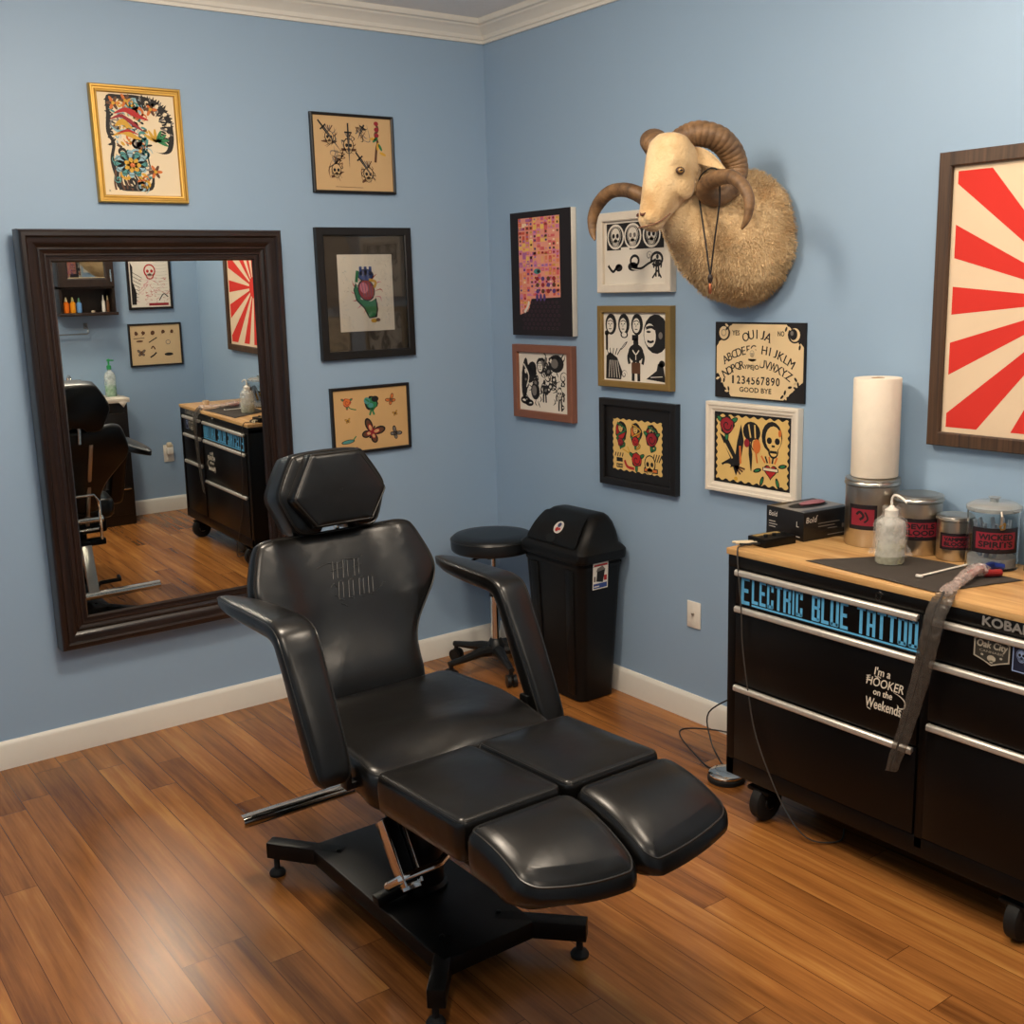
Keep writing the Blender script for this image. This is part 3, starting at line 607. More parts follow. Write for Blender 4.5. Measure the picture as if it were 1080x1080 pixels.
def d_trad_b(c, W, H):
    c.rect(0, 0, W, H, BLKF, 1); c.wavy(.035*W, .045*H, .965*W, .955*H, .004, 9, YELP, 2); X = lambda x: x*W; Y = lambda y: y*H
    c.rose(X(.17), Y(.82), .10*W, CRIM, INK, 3)
    c.poly([(X(.07), Y(.70)), (X(.19), Y(.62)), (X(.29), Y(.42)), (X(.31), Y(.6)), (X(.36), Y(.85)), (X(.4), Y(.62)), (X(.36), Y(.32)), (X(.3), Y(.12)), (X(.26), Y(.24)), (X(.14), Y(.2)), (X(.1), Y(.27)), (X(.22), Y(.36))], INK, 3)
    c.ell(X(.17), Y(.24), .06*W, .035*H, YELP, 4, .2); c.stroke([(X(.14), Y(.56)), (X(.25), Y(.36))], .02*W, YELP, 4); c.stroke([(X(.35), Y(.55)), (X(.36), Y(.3))], .025*W, ORANGE, 4)
    for k in range(3): c.stroke([(X(.28), Y(.26)), (X(.36+.03*k), Y(.15+.04*k))], .02*W, BROWNI, 3)
    c.ell(X(.5), Y(.76), .115*W, .14*H, INK, 3, -.3); c.face(X(.55), Y(.6), .06*W, INK, YELP, 4); c.ell(X(.57), Y(.57), .05*W, .1*H, ORANGE, 7)
    for k in range(4): c.stroke([(X(.42+.04*k), Y(.86)), (X(.46+.03*k), Y(.68))], .018*W, YELP if k % 2 else INK, 5)
    c.stroke([(X(.47), Y(.65)), (X(.49), Y(.45)), (X(.5), Y(.22))], .05*W, INK, 4, taper=True); c.ell(X(.44), Y(.6), .035*W, .06*H, CRIM, 6); c.stroke([(X(.56), Y(.48)), (X(.58), Y(.34))], .02*W, ORANGE, 4)
    c.ell(X(.76), Y(.72), .13*W, .21*H, INK, 3); c.ell(X(.78), Y(.7), .1*W, .17*H, YELP, 4); c.ell(X(.78), Y(.53), .065*W, .1*H, INK, 3); c.ell(X(.785), Y(.54), .05*W, .08*H, YELP, 5)
    for k in (-1, 1): c.ell(X(.78+k*.05), Y(.67), .032*W, .045*H, INK, 6)
    c.ell(X(.86), Y(.78), .02*W, .05*H, ORANGE, 6); c.stroke([(X(.76), Y(.6)), (X(.8), Y(.6))], .02*W, INK, 6); c.stroke([(X(.74), Y(.52)), (X(.83), Y(.52))], .025*W, INK, 6)
    c.heart(X(.75), Y(.25), .085*W, INK, 3); c.heart(X(.75), Y(.25), .07*W, RED, 4); c.rect(X(.65), Y(.25), X(.85), Y(.3), INK, 5); c.rect(X(.66), Y(.258), X(.84), Y(.292), CREAM, 6)
    for x, y, q in ((.58, .24, .3), (.9, .34, .2), (.64, .1, 1.2), (.84, .1, 1.9)): c.ell(X(x), Y(y), .055*W, .03*H, INK, 3, q); c.ell(X(x), Y(y), .035*W, .015*H, GREEN, 4, q)
    for k in range(5): c.stroke([(X(.68+.03*k), Y(.36)), (X(.63+.05*k), Y(.45))], .02*W, INK if k % 2 else ORANGE, 3)
    c.ell(X(.3), Y(.08), .025*W, .03*H, GOLDI, 3); c.text('1945', X(.37), Y(.07), .03*H, GREY, 3) if False else None
framed('white framed yellow sheet with swallow, rose, skull and heart, beside the glove box', 'R', 1.416, .965, 1.852, 1.302, .036, .032, WHTF, BLKF, d_trad_b,
       prof=[(0, .001), (0, .028), (.003, .032), (.012, .032), (.015, .029), (.025, .027), (.032, .022), (.036, .021), (.036, .014)])

# --- the talking board with the alphabet
def talking_board():
    u0, u1, v0, v1, dep = 1.445, 1.860, 1.318, 1.594, .010
    f, U = wf('R'); b = MB(); wplate(b, 'R', u0, v0, u1, v1, .001, dep-.0008, BLKF, .001)
    c = Canvas(f(u0, v0, dep), U, (0, 0, 1), b); W, H = u1-u0, v1-v0
    BEI = mat('board_cream', (222, 196, 152), .5, var=.05, nscale=8); BK = mat('board_black', (28, 24, 24), .5)
    c.rect(0, 0, W, H, BK, 0)
    m = .016*W
    oct_ = [(.19*W, m), (.78*W, m), (.985*W, .27*H), (.985*W, .7*H), (.8*W, H-m), (.2*W, H-m), (m, .68*H), (m, .32*H)]
    c.poly(oct_, BEI, 1)
    for x, y in ((.1, .86), (.89, .85)):
        c.ell(x*W, y*H, .075*W, .105*H, BK, 2); c.ell(x*W, y*H, .055*W, .085*H, BEI, 3)
    c.ring(.1*W, .86*H, .03*W, .045*H, .006*W, GREY, 4); c.ell(.875*W, .855*H, .042*W, .07*H, BK, 4); c.ell(.86*W, .87*H, .016*W, .03*H, GREY, 5)
    for x, y, q in ((.1, .2, 0), (.17, .09, .5), (.06, .27, 1), (.88, .2, 2), (.79, .09, 0), (.93, .27, 1), (.16, .94, 0), (.04, .74, 0), (.81, .95, .4), (.95, .73, .6)):
        for k in range(5):
          if .03*W < x*W+.03*W*math.cos(k*1.3+q) < .97*W and .04*H < y*H+.035*H*math.sin(k*1.3+q) < .96*H: c.ell(x*W+.03*W*math.cos(k*1.3+q), y*H+.035*H*math.sin(k*1.3+q), .022*W, .016*H, BK if k % 2 else BEI, 3+k % 2, k*1.3+q)
    def arc(word, cx, cy, R, a0, a1, h, lv=2, wk=.95):
        n = len(word)
        for i, ch in enumerate(word):
            q = math.radians(a0+(a1-a0)*(i/(n-1) if n > 1 else .5)); asp = glyphs(ch)[2]; w = min(h*asp, h)*wk
            if ch == 'I': w = h*.13
            if ch == 'J': w = h*.42
            px, py = cx+R*math.cos(q), cy+R*math.sin(q); t = q-PI/2
            c.textarc(ch, h, w, px, py, t, BK, lv)
            if ch in 'ABCDEFGHIJKLMNOPQRSTUVWXYZ' and h > .02:
                for k in (-1, 1):
                    if ch in 'COQSUJDBPV': continue
                    X = k*w*.4 if ch != 'I' else 0
                    c.text('I', 0, 0, h*.07, BK, lv, w*.3, f=lambda a_, b_, X=X, w=w, px=px, py=py, t=t: (px+(X+a_-w*.15)*math.cos(t)-b_*math.sin(t), py+(X+a_-w*.15)*math.sin(t)+b_*math.cos(t)))
    arc('OUIJA', .48*W, .34*H, .45*H, 112, 68, .032)
    c.text('YES', .2*W, .83*H, .017, BK, 2, .035, bold=.0006); c.text('NO', .71*W, .83*H, .017, BK, 2, .028, bold=.0006)
    arc('ABCDEFG', .48*W, -.42*H, 1.02*H, 120, 93, .03); arc('HIJKLM', .48*W, -.42*H, 1.02*H, 83, 58, .03)
    arc('NOPQRST', .48*W, -.6*H, 1.02*H, 120, 95, .03); arc('UVWXYZ', .48*W, -.6*H, 1.02*H, 85, 60, .03)
    for i, ch in enumerate('1234567890'): c.text(ch, .205*W+i*.055*W, .2*H, .028, BK, 2, .016 if ch != '1' else .007, bold=.0009)
    c.text('GOOD BYE', .29*W, .095*H, .017, BK, 2, .36*W, bold=.0006)
    c.ell(.43*W, .58*H, .065*W, .085*H, BEI, 4); c.skull(.43*W, .6*H, .026*W, GREY, BEI, 5)
    c.poly([(.33*W, .53*H), (.53*W, .53*H), (.5*W, .29*H), (.36*W, .29*H)], BEI, 4); c.text('YPEJO', .34*W, .38*H, .02, BK, 5, .17*W, bold=.0007)
    o = obj('talking_board', b, None, f((u0+u1)/2, v0, .001), recalc=False)
    tag(o, 'cream talking board with black corners, alphabet and numbers, under the ram', 'sign')
talking_board()

# --- sunburst flag in a brown frame
FLAGC = mat('cream_flag_cotton', (222, 198, 168), .85, var=.05, nscale=6, bump=.25, bscale=60)
FLAGR = mat('red_flag_cotton', (206, 46, 36), .85, var=.05, nscale=6, bump=.25, bscale=60)
def d_flag(c, W, H):
    m = .014; cx, cy = W/2, H/2+.004; x0, y0, x1, y1 = m, m*1.1, W-m, H-m
    def clip(q):
        dx, dy = math.cos(q), math.sin(q); ts = []
        if abs(dx) > 1e-6: ts.append(((x1 if dx > 0 else x0)-cx)/dx)
        if abs(dy) > 1e-6: ts.append(((y1 if dy > 0 else y0)-cy)/dy)
        t = min(ts); return (cx+dx*t, cy+dy*t)
    corners = [(math.atan2(y-cy, x-cx), (x, y)) for x in (x0, x1) for y in (y0, y1)]
    for k in range(16):
        q0 = math.radians(22.5*k-5.7); q1 = math.radians(22.5*k+5.7); pts = [(cx, cy), clip(q0)]
        for a, p in corners:
            for aa in (a, a+2*PI):
                if q0 < aa < q1: pts.append(p)
        pts.append(clip(q1)); c.poly(pts, FLAGR, 1)
    c.ell(cx, cy, .09*H, .09*H, FLAGR, 2, n=40)
FLAGW = wood('dark_oak_frame', (44, 29, 18), (88, 62, 42), 'Z', 1, .5, 80)
framed('large sunburst flag with red rays in a brown wooden frame, above the tool chest', 'R', 2.352, 1.23, 3.285, 2.093, .042, .034, FLAGW, FLAGC, d_flag, cat='flag', name='framed_flag')

# --- wall plates
def wall_plate(label, wall, u0, v0, u1, v1, coax):
    f, U = wf(wall); t = thing('wall_plate', label, 'wall plate', f((u0+u1)/2, v0, .001))
    b = MB(); wplate(b, wall, u0, v0, u1, v1, .0008, .007, WHITEPL, .003); obj('cover', b, t)
    b = MB(); f, _ = wf(wall); cu, cv = (u0+u1)/2, (v0+v1)/2
    if coax:
        p = f(cu, cv+.004, .007); b.lathe([(.008, 0), (.008, .003), (.005, .004), (.005, .009), (.001, .009)], p, CHROME, 12, 'X') if False else b.tube([p, f(cu, cv+.004, .015)], .005, STEEL, 10); obj('jack', b, t)
    else:
        wplate(b, wall, cu-.017, cv-.055, cu+.017, cv-.012, .007, .010, WHITEPL, .002); obj('socket', b, t)
        b = MB(); wplate(b, wall, cu-.024, cv-.005, cu+.024, cv+.05, .007, .05, WHITEPL, .01); wplate(b, wall, cu-.02, cv+.045, cu+.02, cv+.085, .012, .045, CREAM, .012); obj('air_freshener', b, t)
    return t
wall_plate('cream coaxial wall plate low on the blue wall beside the tool chest', 'R', 1.300, .388, 1.373, .497, True)
wall_plate('cream socket with plug-in air freshener, seen in the mirror', 'B', .272, .372, .348, .50, False)

# ------------------------------------------------------------------ big mirror
def big_mirror():
    x0, x1, z0, z1 = -2.095, -1.098, .43, 1.99
    t = thing('wall_mirror', 'large mirror in a dark brown stepped wooden frame, hung on the blue wall', 'mirror', ((x0+x1)/2, -.004, z0))
    DW = wood('dark_walnut_rail', (15, 9, 7), (46, 28, 20), 'X', 1, .32, 45, .25); DV = wood('dark_walnut_stile', (15, 9, 7), (46, 28, 20), 'Z', 1, .32, 45, .25)
    prof = [(0, .004), (0, .068), (.004, .078), (.012, .083), (.026, .083), (.031, .078), (.034, .073), (.05, .070), (.066, .062), (.072, .058), (.075, .060), (.080, .060), (.083, .054), (.096, .050), (.099, .053), (.104, .053), (.107, .046), (.116, .044), (.119, .046), (.124, .046), (.128, .040), (.132, .034), (.132, .022)]
    prof = [(i*.885, d) for i, d in prof]
    b = MB(); R = [[Vector((x0+i, -.004-d, z0+i)), Vector((x1-i, -.004-d, z0+i)), Vector((x1-i, -.004-d, z1-i)), Vector((x0+i, -.004-d, z1-i))] for i, d in prof]
    for side in range(4):
        b.loft([[r[side], r[(side+1) % 4]] for r in R], DW if side in (0, 2) else DV, closed=False)
    bmesh.ops.remove_doubles(b.bm, verts=b.bm.verts, dist=1e-5)
    o = obj('mirror_frame', b, t, angle=22)
    b = MB(); b.box((x0+.105, -.0235, z0+.105), (x1-.105, -.008, z1-.105), mat('mirror_backing', (40, 34, 30), .8)); 
    G = mat('silvered_glass', (226, 230, 228), .0, 1., var=0)
    c = Canvas((x0+.112, -.039, z0+.112), (1, 0, 0), (0, 0, 1), b); c.rect(0, 0, x1-x0-.224, z1-z0-.224, G, 0)
    obj('mirror_glass', b, t, recalc=False)
    t.rotation_euler = (math.radians(1.15), 0, 0)
big_mirror()

# ------------------------------------------------------------------ tattoo chair
XC = -1.622
def pad(b, outline, thick, dome, bev, fm, m, inner=(.9, .75, .55, .3), under=True, piping=None, pr=.003, rect=False):
    """upholstered pad: rounded edge, domed top; fm maps (u,v,h) to space"""
    P = outline; n = len(P); cu = sum(p[0] for p in P)/n; cv = sum(p[1] for p in P)/n
    def ins(p, d):
        # inward along the bisector normal keeps thin shapes even
        i = P.index(p); a, c = P[i-1], P[(i+1) % n]; tx, ty = c[0]-a[0], c[1]-a[1]; L = math.hypot(tx, ty) or 1
        return (p[0]-ty/L*d, p[1]+tx/L*d)
    rings = [[fm(*ins(p, bev*.6), -thick) for p in P], [fm(*ins(p, bev*.1), -thick+bev*.4) for p in P], [fm(p[0], p[1], -thick*.6) for p in P]]
    for q in (0, 22, 45, 67, 90):
        a = math.radians(q); rings.append([fm(*ins(p, bev*(1-math.cos(a))), -bev+bev*math.sin(a)) for p in P])
    Q = [ins(p, bev) for p in P]
    ub = max(abs(u-cu) for u, v in Q); vb = max(abs(v-cv) for u, v in Q)
    def hh(u, v, s): return dome*(1-abs((u-cu)/ub)**3)*(1-abs((v-cv)/vb)**3) if rect else dome*(1-s**3)
    for s in inner: rings.append([fm(cu+(u-cu)*s, cv+(v-cv)*s, hh(cu+(u-cu)*s, cv+(v-cv)*s, s)) for u, v in Q])
    R = b.loft(rings, m, cap=True)
    if piping is not None:
        piping.tube([fm(*ins(p, bev*.35), -bev*.3) for p in P]+[fm(*ins(P[0], bev*.35), -bev*.3)], pr, PIPING, 6, cap=False)
def smooth_outline(half, n=5):
    """mirror a right-hand half outline (bottom centre to top centre) into a closed counter-clockwise loop"""
    H = list(half); full = H+[(-u, v) for u, v in reversed(H) if abs(u) > 1e-6]
    return [(p.x, p.y) for p in catmull([(u, v, 0) for u, v in full], n, True)]
def rrect(u0, v0, u1, v1, r, k=5, n=10):
    pts = []
    for cx, cy, q in ((u1-r, v0+r, -PI/2), (u1-r, v1-r, 0), (u0+r, v1-r, PI/2), (u0+r, v0+r, PI)):
        pts += [(cx+r*math.cos(q+PI/2*i/k), cy+r*math.sin(q+PI/2*i/k)) for i in range(k+1)]
    out = []
    for i, p in enumerate(pts):
        q = pts[(i+1) % len(pts)]; out.append(p); d = math.hypot(q[0]-p[0], q[1]-p[1])
        if d > .05:
            for j in range(1, n): out.append((p[0]+(q[0]-p[0])*j/n, p[1]+(q[1]-p[1])*j/n))
    return out

def tattoo_chair():
    t = thing('tattoo_chair', 'black leather reclining tattoo chair on a flat steel base, middle of the room', 'chair', (XC, -1.87, 0))
    # --- base
    b = MB(); zt = .108
    b.box((XC-.158, -2.225, .058), (XC+.135, -1.475, zt), STEELBLK, .006)
    for sx, sy in ((-1, 1), (1, 1), (-1, -1), (1, -1)):
        y0 = -1.50 if sy > 0 else -2.20; y1 = -1.365 if sy > 0 else -2.31; xb = XC-.135 if sx < 0 else XC+.115
        b.obox((xb-sx*.05, y0-sy*.07, .083), (XC+sx*(.228 if sx < 0 else .242)-.006, y1, .083), .046, .05, STEELBLK, bev=.003)
    for x, y in ((-.1, -1.56), (.08, -1.56), (-.1, -2.13), (.08, -2.13)): b.lathe([(.007, 0), (.007, .003), (.001, .005)], (XC+x, y, zt), STEELBLK, 10)
    base = obj('base', b, t)
    for sx, y in ((-1, -1.388), (1, -1.388), (-1, -2.29), (1, -2.29)):
        b = MB(); c = (XC+sx*(.219 if sx < 0 else .232)-.006, y, 0); b.lathe([(.024, 0), (.025, .008), (.020, .016), (.009, .022), (.009, .07)], c, RUBBER, 16); obj('levelling_foot', b, base)
    # --- lifting column
    b = MB(); b.lathe([(.066, zt), (.066, zt+.012), (.056, zt+.02), (.056, .30), (.050, .305)], (XC, -1.885, 0), STEELBLK, 28)
    b.lathe([(.042, .30), (.042, .47)], (XC, -1.885, 0), CHROME, 24); obj('column', b, t)
    # --- chrome pump linkage and pedal
    b = MB()
    for x in (-.125, -.075): b.obox((XC+x, -1.875, .335), (XC+x, -1.985, .185), .007, .05, CHROME, up=(1, 0, 0) if False else (0, .6, .8), bev=.002)
    b.obox((XC-.10, -1.965, .215), (XC-.10, -1.99, .178), .057, .006, CHROME, up=(0, .8, -.6), bev=.002)
    b.obox((XC-.10, -1.872, .34), (XC-.10, -1.98, .19), .04, .02, STEELBLK, up=(0, .6, .8))
    b.tube([(XC-.135, -1.92, .165), (XC-.127, -1.98, .21), (XC-.11, -1.99, .218), (XC-.01, -1.99, .222), (XC+.015, -1.985, .235)], .0125, CHROME, 10)
    b.obox((XC-.165, -1.90, .125), (XC-.06, -1.90, .135), .035, .025, STEELBLK); obj('pump_linkage', b, t)
    b = MB(); b.tube([(XC-.325, -1.39, .205), (XC+.365, -1.39, .205)], .021, CHROME, 18)
    for x in (-.312, .358): b.tube([(XC+x-.003, -1.39, .205), (XC+x+.006, -1.39, .205)], .0195, PLASTBLK, 18)
    b.obox((XC+.03, -1.39, .205), (XC+.03, -1.46, .45), .05, .03, STEEL); b.obox((XC+.03, -1.46, .45), (XC+.03, -1.70, .47), .05, .03, STEELBLK); obj('footbar', b, t)
    b = MB(); b.tube([(XC+.06, -1.62, .12), (XC+.08, -1.53, .20), (XC+.09, -1.48, .24), (XC+.19, -1.48, .24), (XC+.2, -1.54, .24)], .011, STEELBLK, 8); obj('pedal', b, t)
    # --- chassis under the seat
    b = MB(); b.box((XC-.20, -2.14, .46), (XC+.20, -1.66, .535), STEELBLK, .01); b.box((XC-.12, -2.0, .40), (XC+.12, -1.76, .47), STEELBLK, .01)
    b.box((XC-.24, -2.52, .505), (XC+.24, -2.15, .54), STEELBLK, .01)
    for s in (-1, 1):
        b.obox((XC+s*.19, -2.05 if s < 0 else -1.97, .560), (XC+s*.31, -2.05 if s < 0 else -1.97, .560), .03, .018, STEELBLK); b.obox((XC+s*.305, -2.05 if s < 0 else -1.97, .552), (XC+s*.305, -2.05 if s < 0 else -1.97, .62), .016, .035, STEELBLK, up=(0, 1, 0))
        b.obox((XC+s*.10, -1.68, .50), (XC+s*.10, -1.47, .97), .035, .02, STEEL, up=(1, 0, 0))
    obj('chassis', b, t)
    b = MB()                                   # back hinge hardware, seen in the mirror
    b.tube([(XC-.02, -1.50, .70), (XC+.10, -1.50, .70), (XC+.13, -1.52, .66), (XC+.14, -1.56, .44)], .008, CHROME, 8); b.tube([(XC-.05, -1.55, .56), (XC+.15, -1.55, .56)], .018, CHROME, 12)
    b.tube([(XC-.02, -1.47, .72), (XC-.02, -1.45, .90)], .010, CHROME, 10); b.box((XC-.09, -1.60, .42), (XC+.16, -1.55, .455), STEELBLK, .008); b.tube([(XC-.09, -1.56, .50), (XC+.13, -1.56, .51)], .007, CHROME, 8); obj('recline_hinge', b, t)
    # --- seat
    def f_seat(u, v, h):                       # v runs from back to front
        y = -1.655-v; z = .632+.004*math.cos(v*9); e = max(0, v-.36); z -= 1.6*e*e; z += .012*math.sin(u*15+.9)*math.exp(-((v-.42)/.075)**2)+.004*math.sin(u*9-1)*math.exp(-((v-.22)/.1)**2)
        sag = -.016*math.exp(-((v-.21)/.13)**2)*(1-(u/.29)**2)
        return Vector((XC+u, y, z+h+sag))
    o = [(u*(1-.13*max(0, (.26-v)/.26)**1.5), v) for u, v in rrect(-.284, 0, .284, .497, .05)]
    b = MB(); pp = MB(); pad(b, [(u, v) for u, v in o][::-1][::-1], .105, .020, .034, lambda u, v, h: f_seat(u, v, h), LEATHER, inner=(.97, .93, .85, .75, .6, .45, .3, .15, .05), piping=pp, rect=True)
    seat = obj('seat', b, t, angle=60); obj('piping', pp, seat)
    # --- split leg rest, two pads a side
    def f_leg(u, v, h):
        y = -2.160-v; z = .626+.018*min(1, v/.37); e = max(0, v-.40)
        e = max(0, v-.40); kb = max(0, min(1, (-h-.035)/.06)); y2 = y+.060*kb*max(0, (v-.42)/.20)**1.5; z -= 1.45*e*e*max(0, min(1, (h+.118)/.06)) 
        return Vector((XC+u, y2, z+h))
    leg = None
    for s in (-1, 1):
        for k, (v0, v1) in enumerate(((.0, .368), (.374, .640))):
            u0, u1 = (.004, .297) if s > 0 else (-.288, -.004)
            b = MB(); pp = MB()
            if k == 0: o = rrect(u0, v0, u1, v1, .024)
            else:
                o = rrect(u0, v0, u1, v1, .040)
                o = [(u, v0+(v-v0)*(1-(.20 if s < 0 else .13)*(abs(u)/.29)**2.4-.04*max(0, (.05-abs(u))/.05)**2)) for u, v in o]
            pad(b, o, .10 if k == 0 else .118, .013 if k == 0 else .007, .020 if k == 0 else .038, f_leg, LEATHER, inner=(.97, .93, .86, .76, .65, .5, .3, .15, .05), piping=pp, rect=True)
            L = obj('leg_rest_pad', b, t, angle=60); obj('piping', pp, L)
    # --- back rest, shouldered and waisted
    vd = Vector((0, .205, .435)).normalized(); nd = Vector((0, -vd.z, vd.y)); ob = Vector((XC, -1.672, .612))
    def f_back(u, v, h):
        wing = .020*min(1, max(0, abs(u)-.10)/.10)**2*max(0, min(1, (v-.12)/.15))
        lum = .020*math.exp(-((v-.06)/.09)**2)
        return ob+Vector((1, 0, 0))*u+vd*v+nd*(h+wing+lum)
    half = [(0, -.02), (.10, -.02), (.155, -.012), (.168, .03), (.170, .08), (.180, .13), (.202, .18), (.242, .235), (.280, .285), (.298, .33), (.294, .375), (.276, .43), (.260, .468), (.242, .488), (.20, .497), (.10, .501), (0, .500)]
    b = MB(); pp = MB(); pad(b, smooth_outline(half), .062, .006, .026, f_back, LEATHER, inner=(.96, .9, .82, .72, .6, .45, .3, .15, .05), piping=pp)
    back = obj('backrest', b, t, angle=60); obj('piping', pp, back)
    # pressed blackletter style marks in the upper back
    lb = MB(); c = Canvas((0, 0, 0), (1, 0, 0), (0, 1, 0), lb)
    LM = LEATHER
    def mk(pts, w=.0035): 
        P = [f_back(u*.95+.006, .335+(v-.30)*.85, .0060) for u, v in pts]; lb.tube(P, w*.42, LM, 6)
    for k, x in enumerate((-.055, -.02, .018)):         # first row
        mk([(x, .315), (x+.012, .375)]); mk([(x+.016, .318), (x+.026, .372)])
    mk([(-.10, .362), (-.06, .374), (-.03, .366), (.0, .378), (.045, .372), (.06, .38)]); mk([(-.055, .345), (-.01, .35)]); mk([(.02, .345), (.05, .35)])
    for k, x in enumerate((-.04, -.006, .03, .062)):    # second row
        mk([(x-.012, .245), (x, .302)]); mk([(x+.004, .248), (x+.014, .30)]); mk([(x-.012, .245), (x+.004, .238)]); mk([(x, .302), (x+.014, .307)])
    mk([(.075, .248), (.10, .262), (.112, .275)]); mk([(-.07, .29), (-.055, .302), (-.05, .285)]); mk([(-.065, .262), (-.05, .25)]); mk([(-.05, .23), (-.03, .215)])
    obj('embossed_logo', lb, back)
    # --- head rest: thick rear cushion with a raised six-sided pad
    vh = Vector((0, .20, .98)).normalized(); nh = Vector((0, -vh.z, vh.y)); oh = Vector((XC+.006, -1.462, 1.174))
    f_head = lambda u, v, h: oh+Vector((1, 0, 0))*u*1.08+vh*v*1.06+nh*h
    half = [(0, -.088), (.035, -.092), (.055, -.108), (.10, -.110), (.128, -.092), (.154, -.03), (.162, -.002), (.154, .03), (.115, .098), (.095, .112), (.05, .117), (0, .118)]
    b = MB(); pp = MB(); pad(b, smooth_outline(half, 4), .115, .006, .020, f_head, LEATHER, piping=pp)
    head = obj('headrest', b, t, angle=60); obj('piping', pp, head)
    hexh = [(0, -.094), (.04, -.094), (.080, -.094), (.090, -.086), (.134, -.022), (.138, -.008), (.132, .006), (.078, .097), (.066, .106), (.03, .107), (0, .107)]
    b = MB(); pp = MB(); pad(b, smooth_outline(hexh, 3), .07, .004, .016, lambda u, v, h: f_head(u*1.0, v, h+.048), LEATHER, inner=(.97, .9, .8, .65, .5, .35, .2, .1, .04), piping=pp)
    hp = obj('headrest_pad', b, t, angle=60); obj('piping', pp, hp)
    b = MB()
    for s in (-1, 1): b.tube([(XC+s*.035, -1.395, 1.13), (XC+s*.035, -1.42, .98)], .008, CHROME, 10)
    obj('headrest_post', b, t)
    # --- arm rests: thin wing swept from the elbow to the back, post down to the seat side
    for s in (-1, 1):
        st = [((-1.500, .924), .014, .024, .045), ((-1.53, .927), .040, .032, .040), ((-1.62, .930), .080, .042, .022), ((-1.72, .932), .096, .048, .008), ((-1.83, .933), .104, .050, 0), ((-1.885, .932), .106, .052, 0),
              ((-1.922, .920), .108, .054, 0), ((-1.944, .890), .108, .055, 0), ((-1.965, .85), .106, .056, 0), ((-2.00, .78), .104, .062, 0), ((-2.04, .70), .100, .064, 0), ((-2.070, .636), .096, .062, 0), ((-2.084, .606), .086, .054, 0), ((-2.092, .590), .055, .032, 0)]
        if s > 0: st = [((y+.085, z-.028), a_, b_, c_) for (y, z), a_, b_, c_ in st[:-3]]+[((-2.00, .58), .096, .062, 0), ((-2.018, .545), .086, .054, 0), ((-2.025, .53), .055, .032, 0)]
        C0 = [Vector((0, y, z)) for (y, z), *_ in st]; rings = []; NS = 24; edge = [[], []]
        for i, ((y, z), w, th, off) in enumerate(st):
            d = (C0[min(i+1, len(st)-1)]-C0[max(i-1, 0)]).normalized(); nn = Vector((0, d.z, -d.y))     # outward side (up / front)
            if nn.z < 0 and i < 6: nn = -nn
            nn = Vector((0, -abs(nn.y) if i > 3 else nn.y, nn.z))
            cx = XC+(-.358-off*.4 if s < 0 else .352+off*.6); w = w*(1 if s < 0 else .92); r = []
            for j in range(NS):
                q = 2*PI*j/NS; cu, su = math.cos(q), math.sin(q); e = .42
                r.append(Vector((cx, 0, 0))+C0[i]+Vector((1, 0, 0))*(math.copysign(abs(cu)**e, cu)*w/2)+nn*(math.copysign(abs(su)**(.6), su)*th/2))
            rings.append(r)
            for k, j in ((0, 2), (1, 10)): edge[k].append(r[j])
        fine = []
        cols = [catmull([r[j] for r in rings], 5) for j in range(NS)]
        for i in range(len(cols[0])): fine.append([cols[j][i] for j in range(NS)])
        b = MB(); b.loft(fine, LEATHER); arm = obj('armrest', b, t, angle=60)
        b = MB()
        for e in edge: b.tube(catmull(e, 4), .0022, PIPING, 6)
        obj('piping', b, arm)
    return t
tattoo_chair()

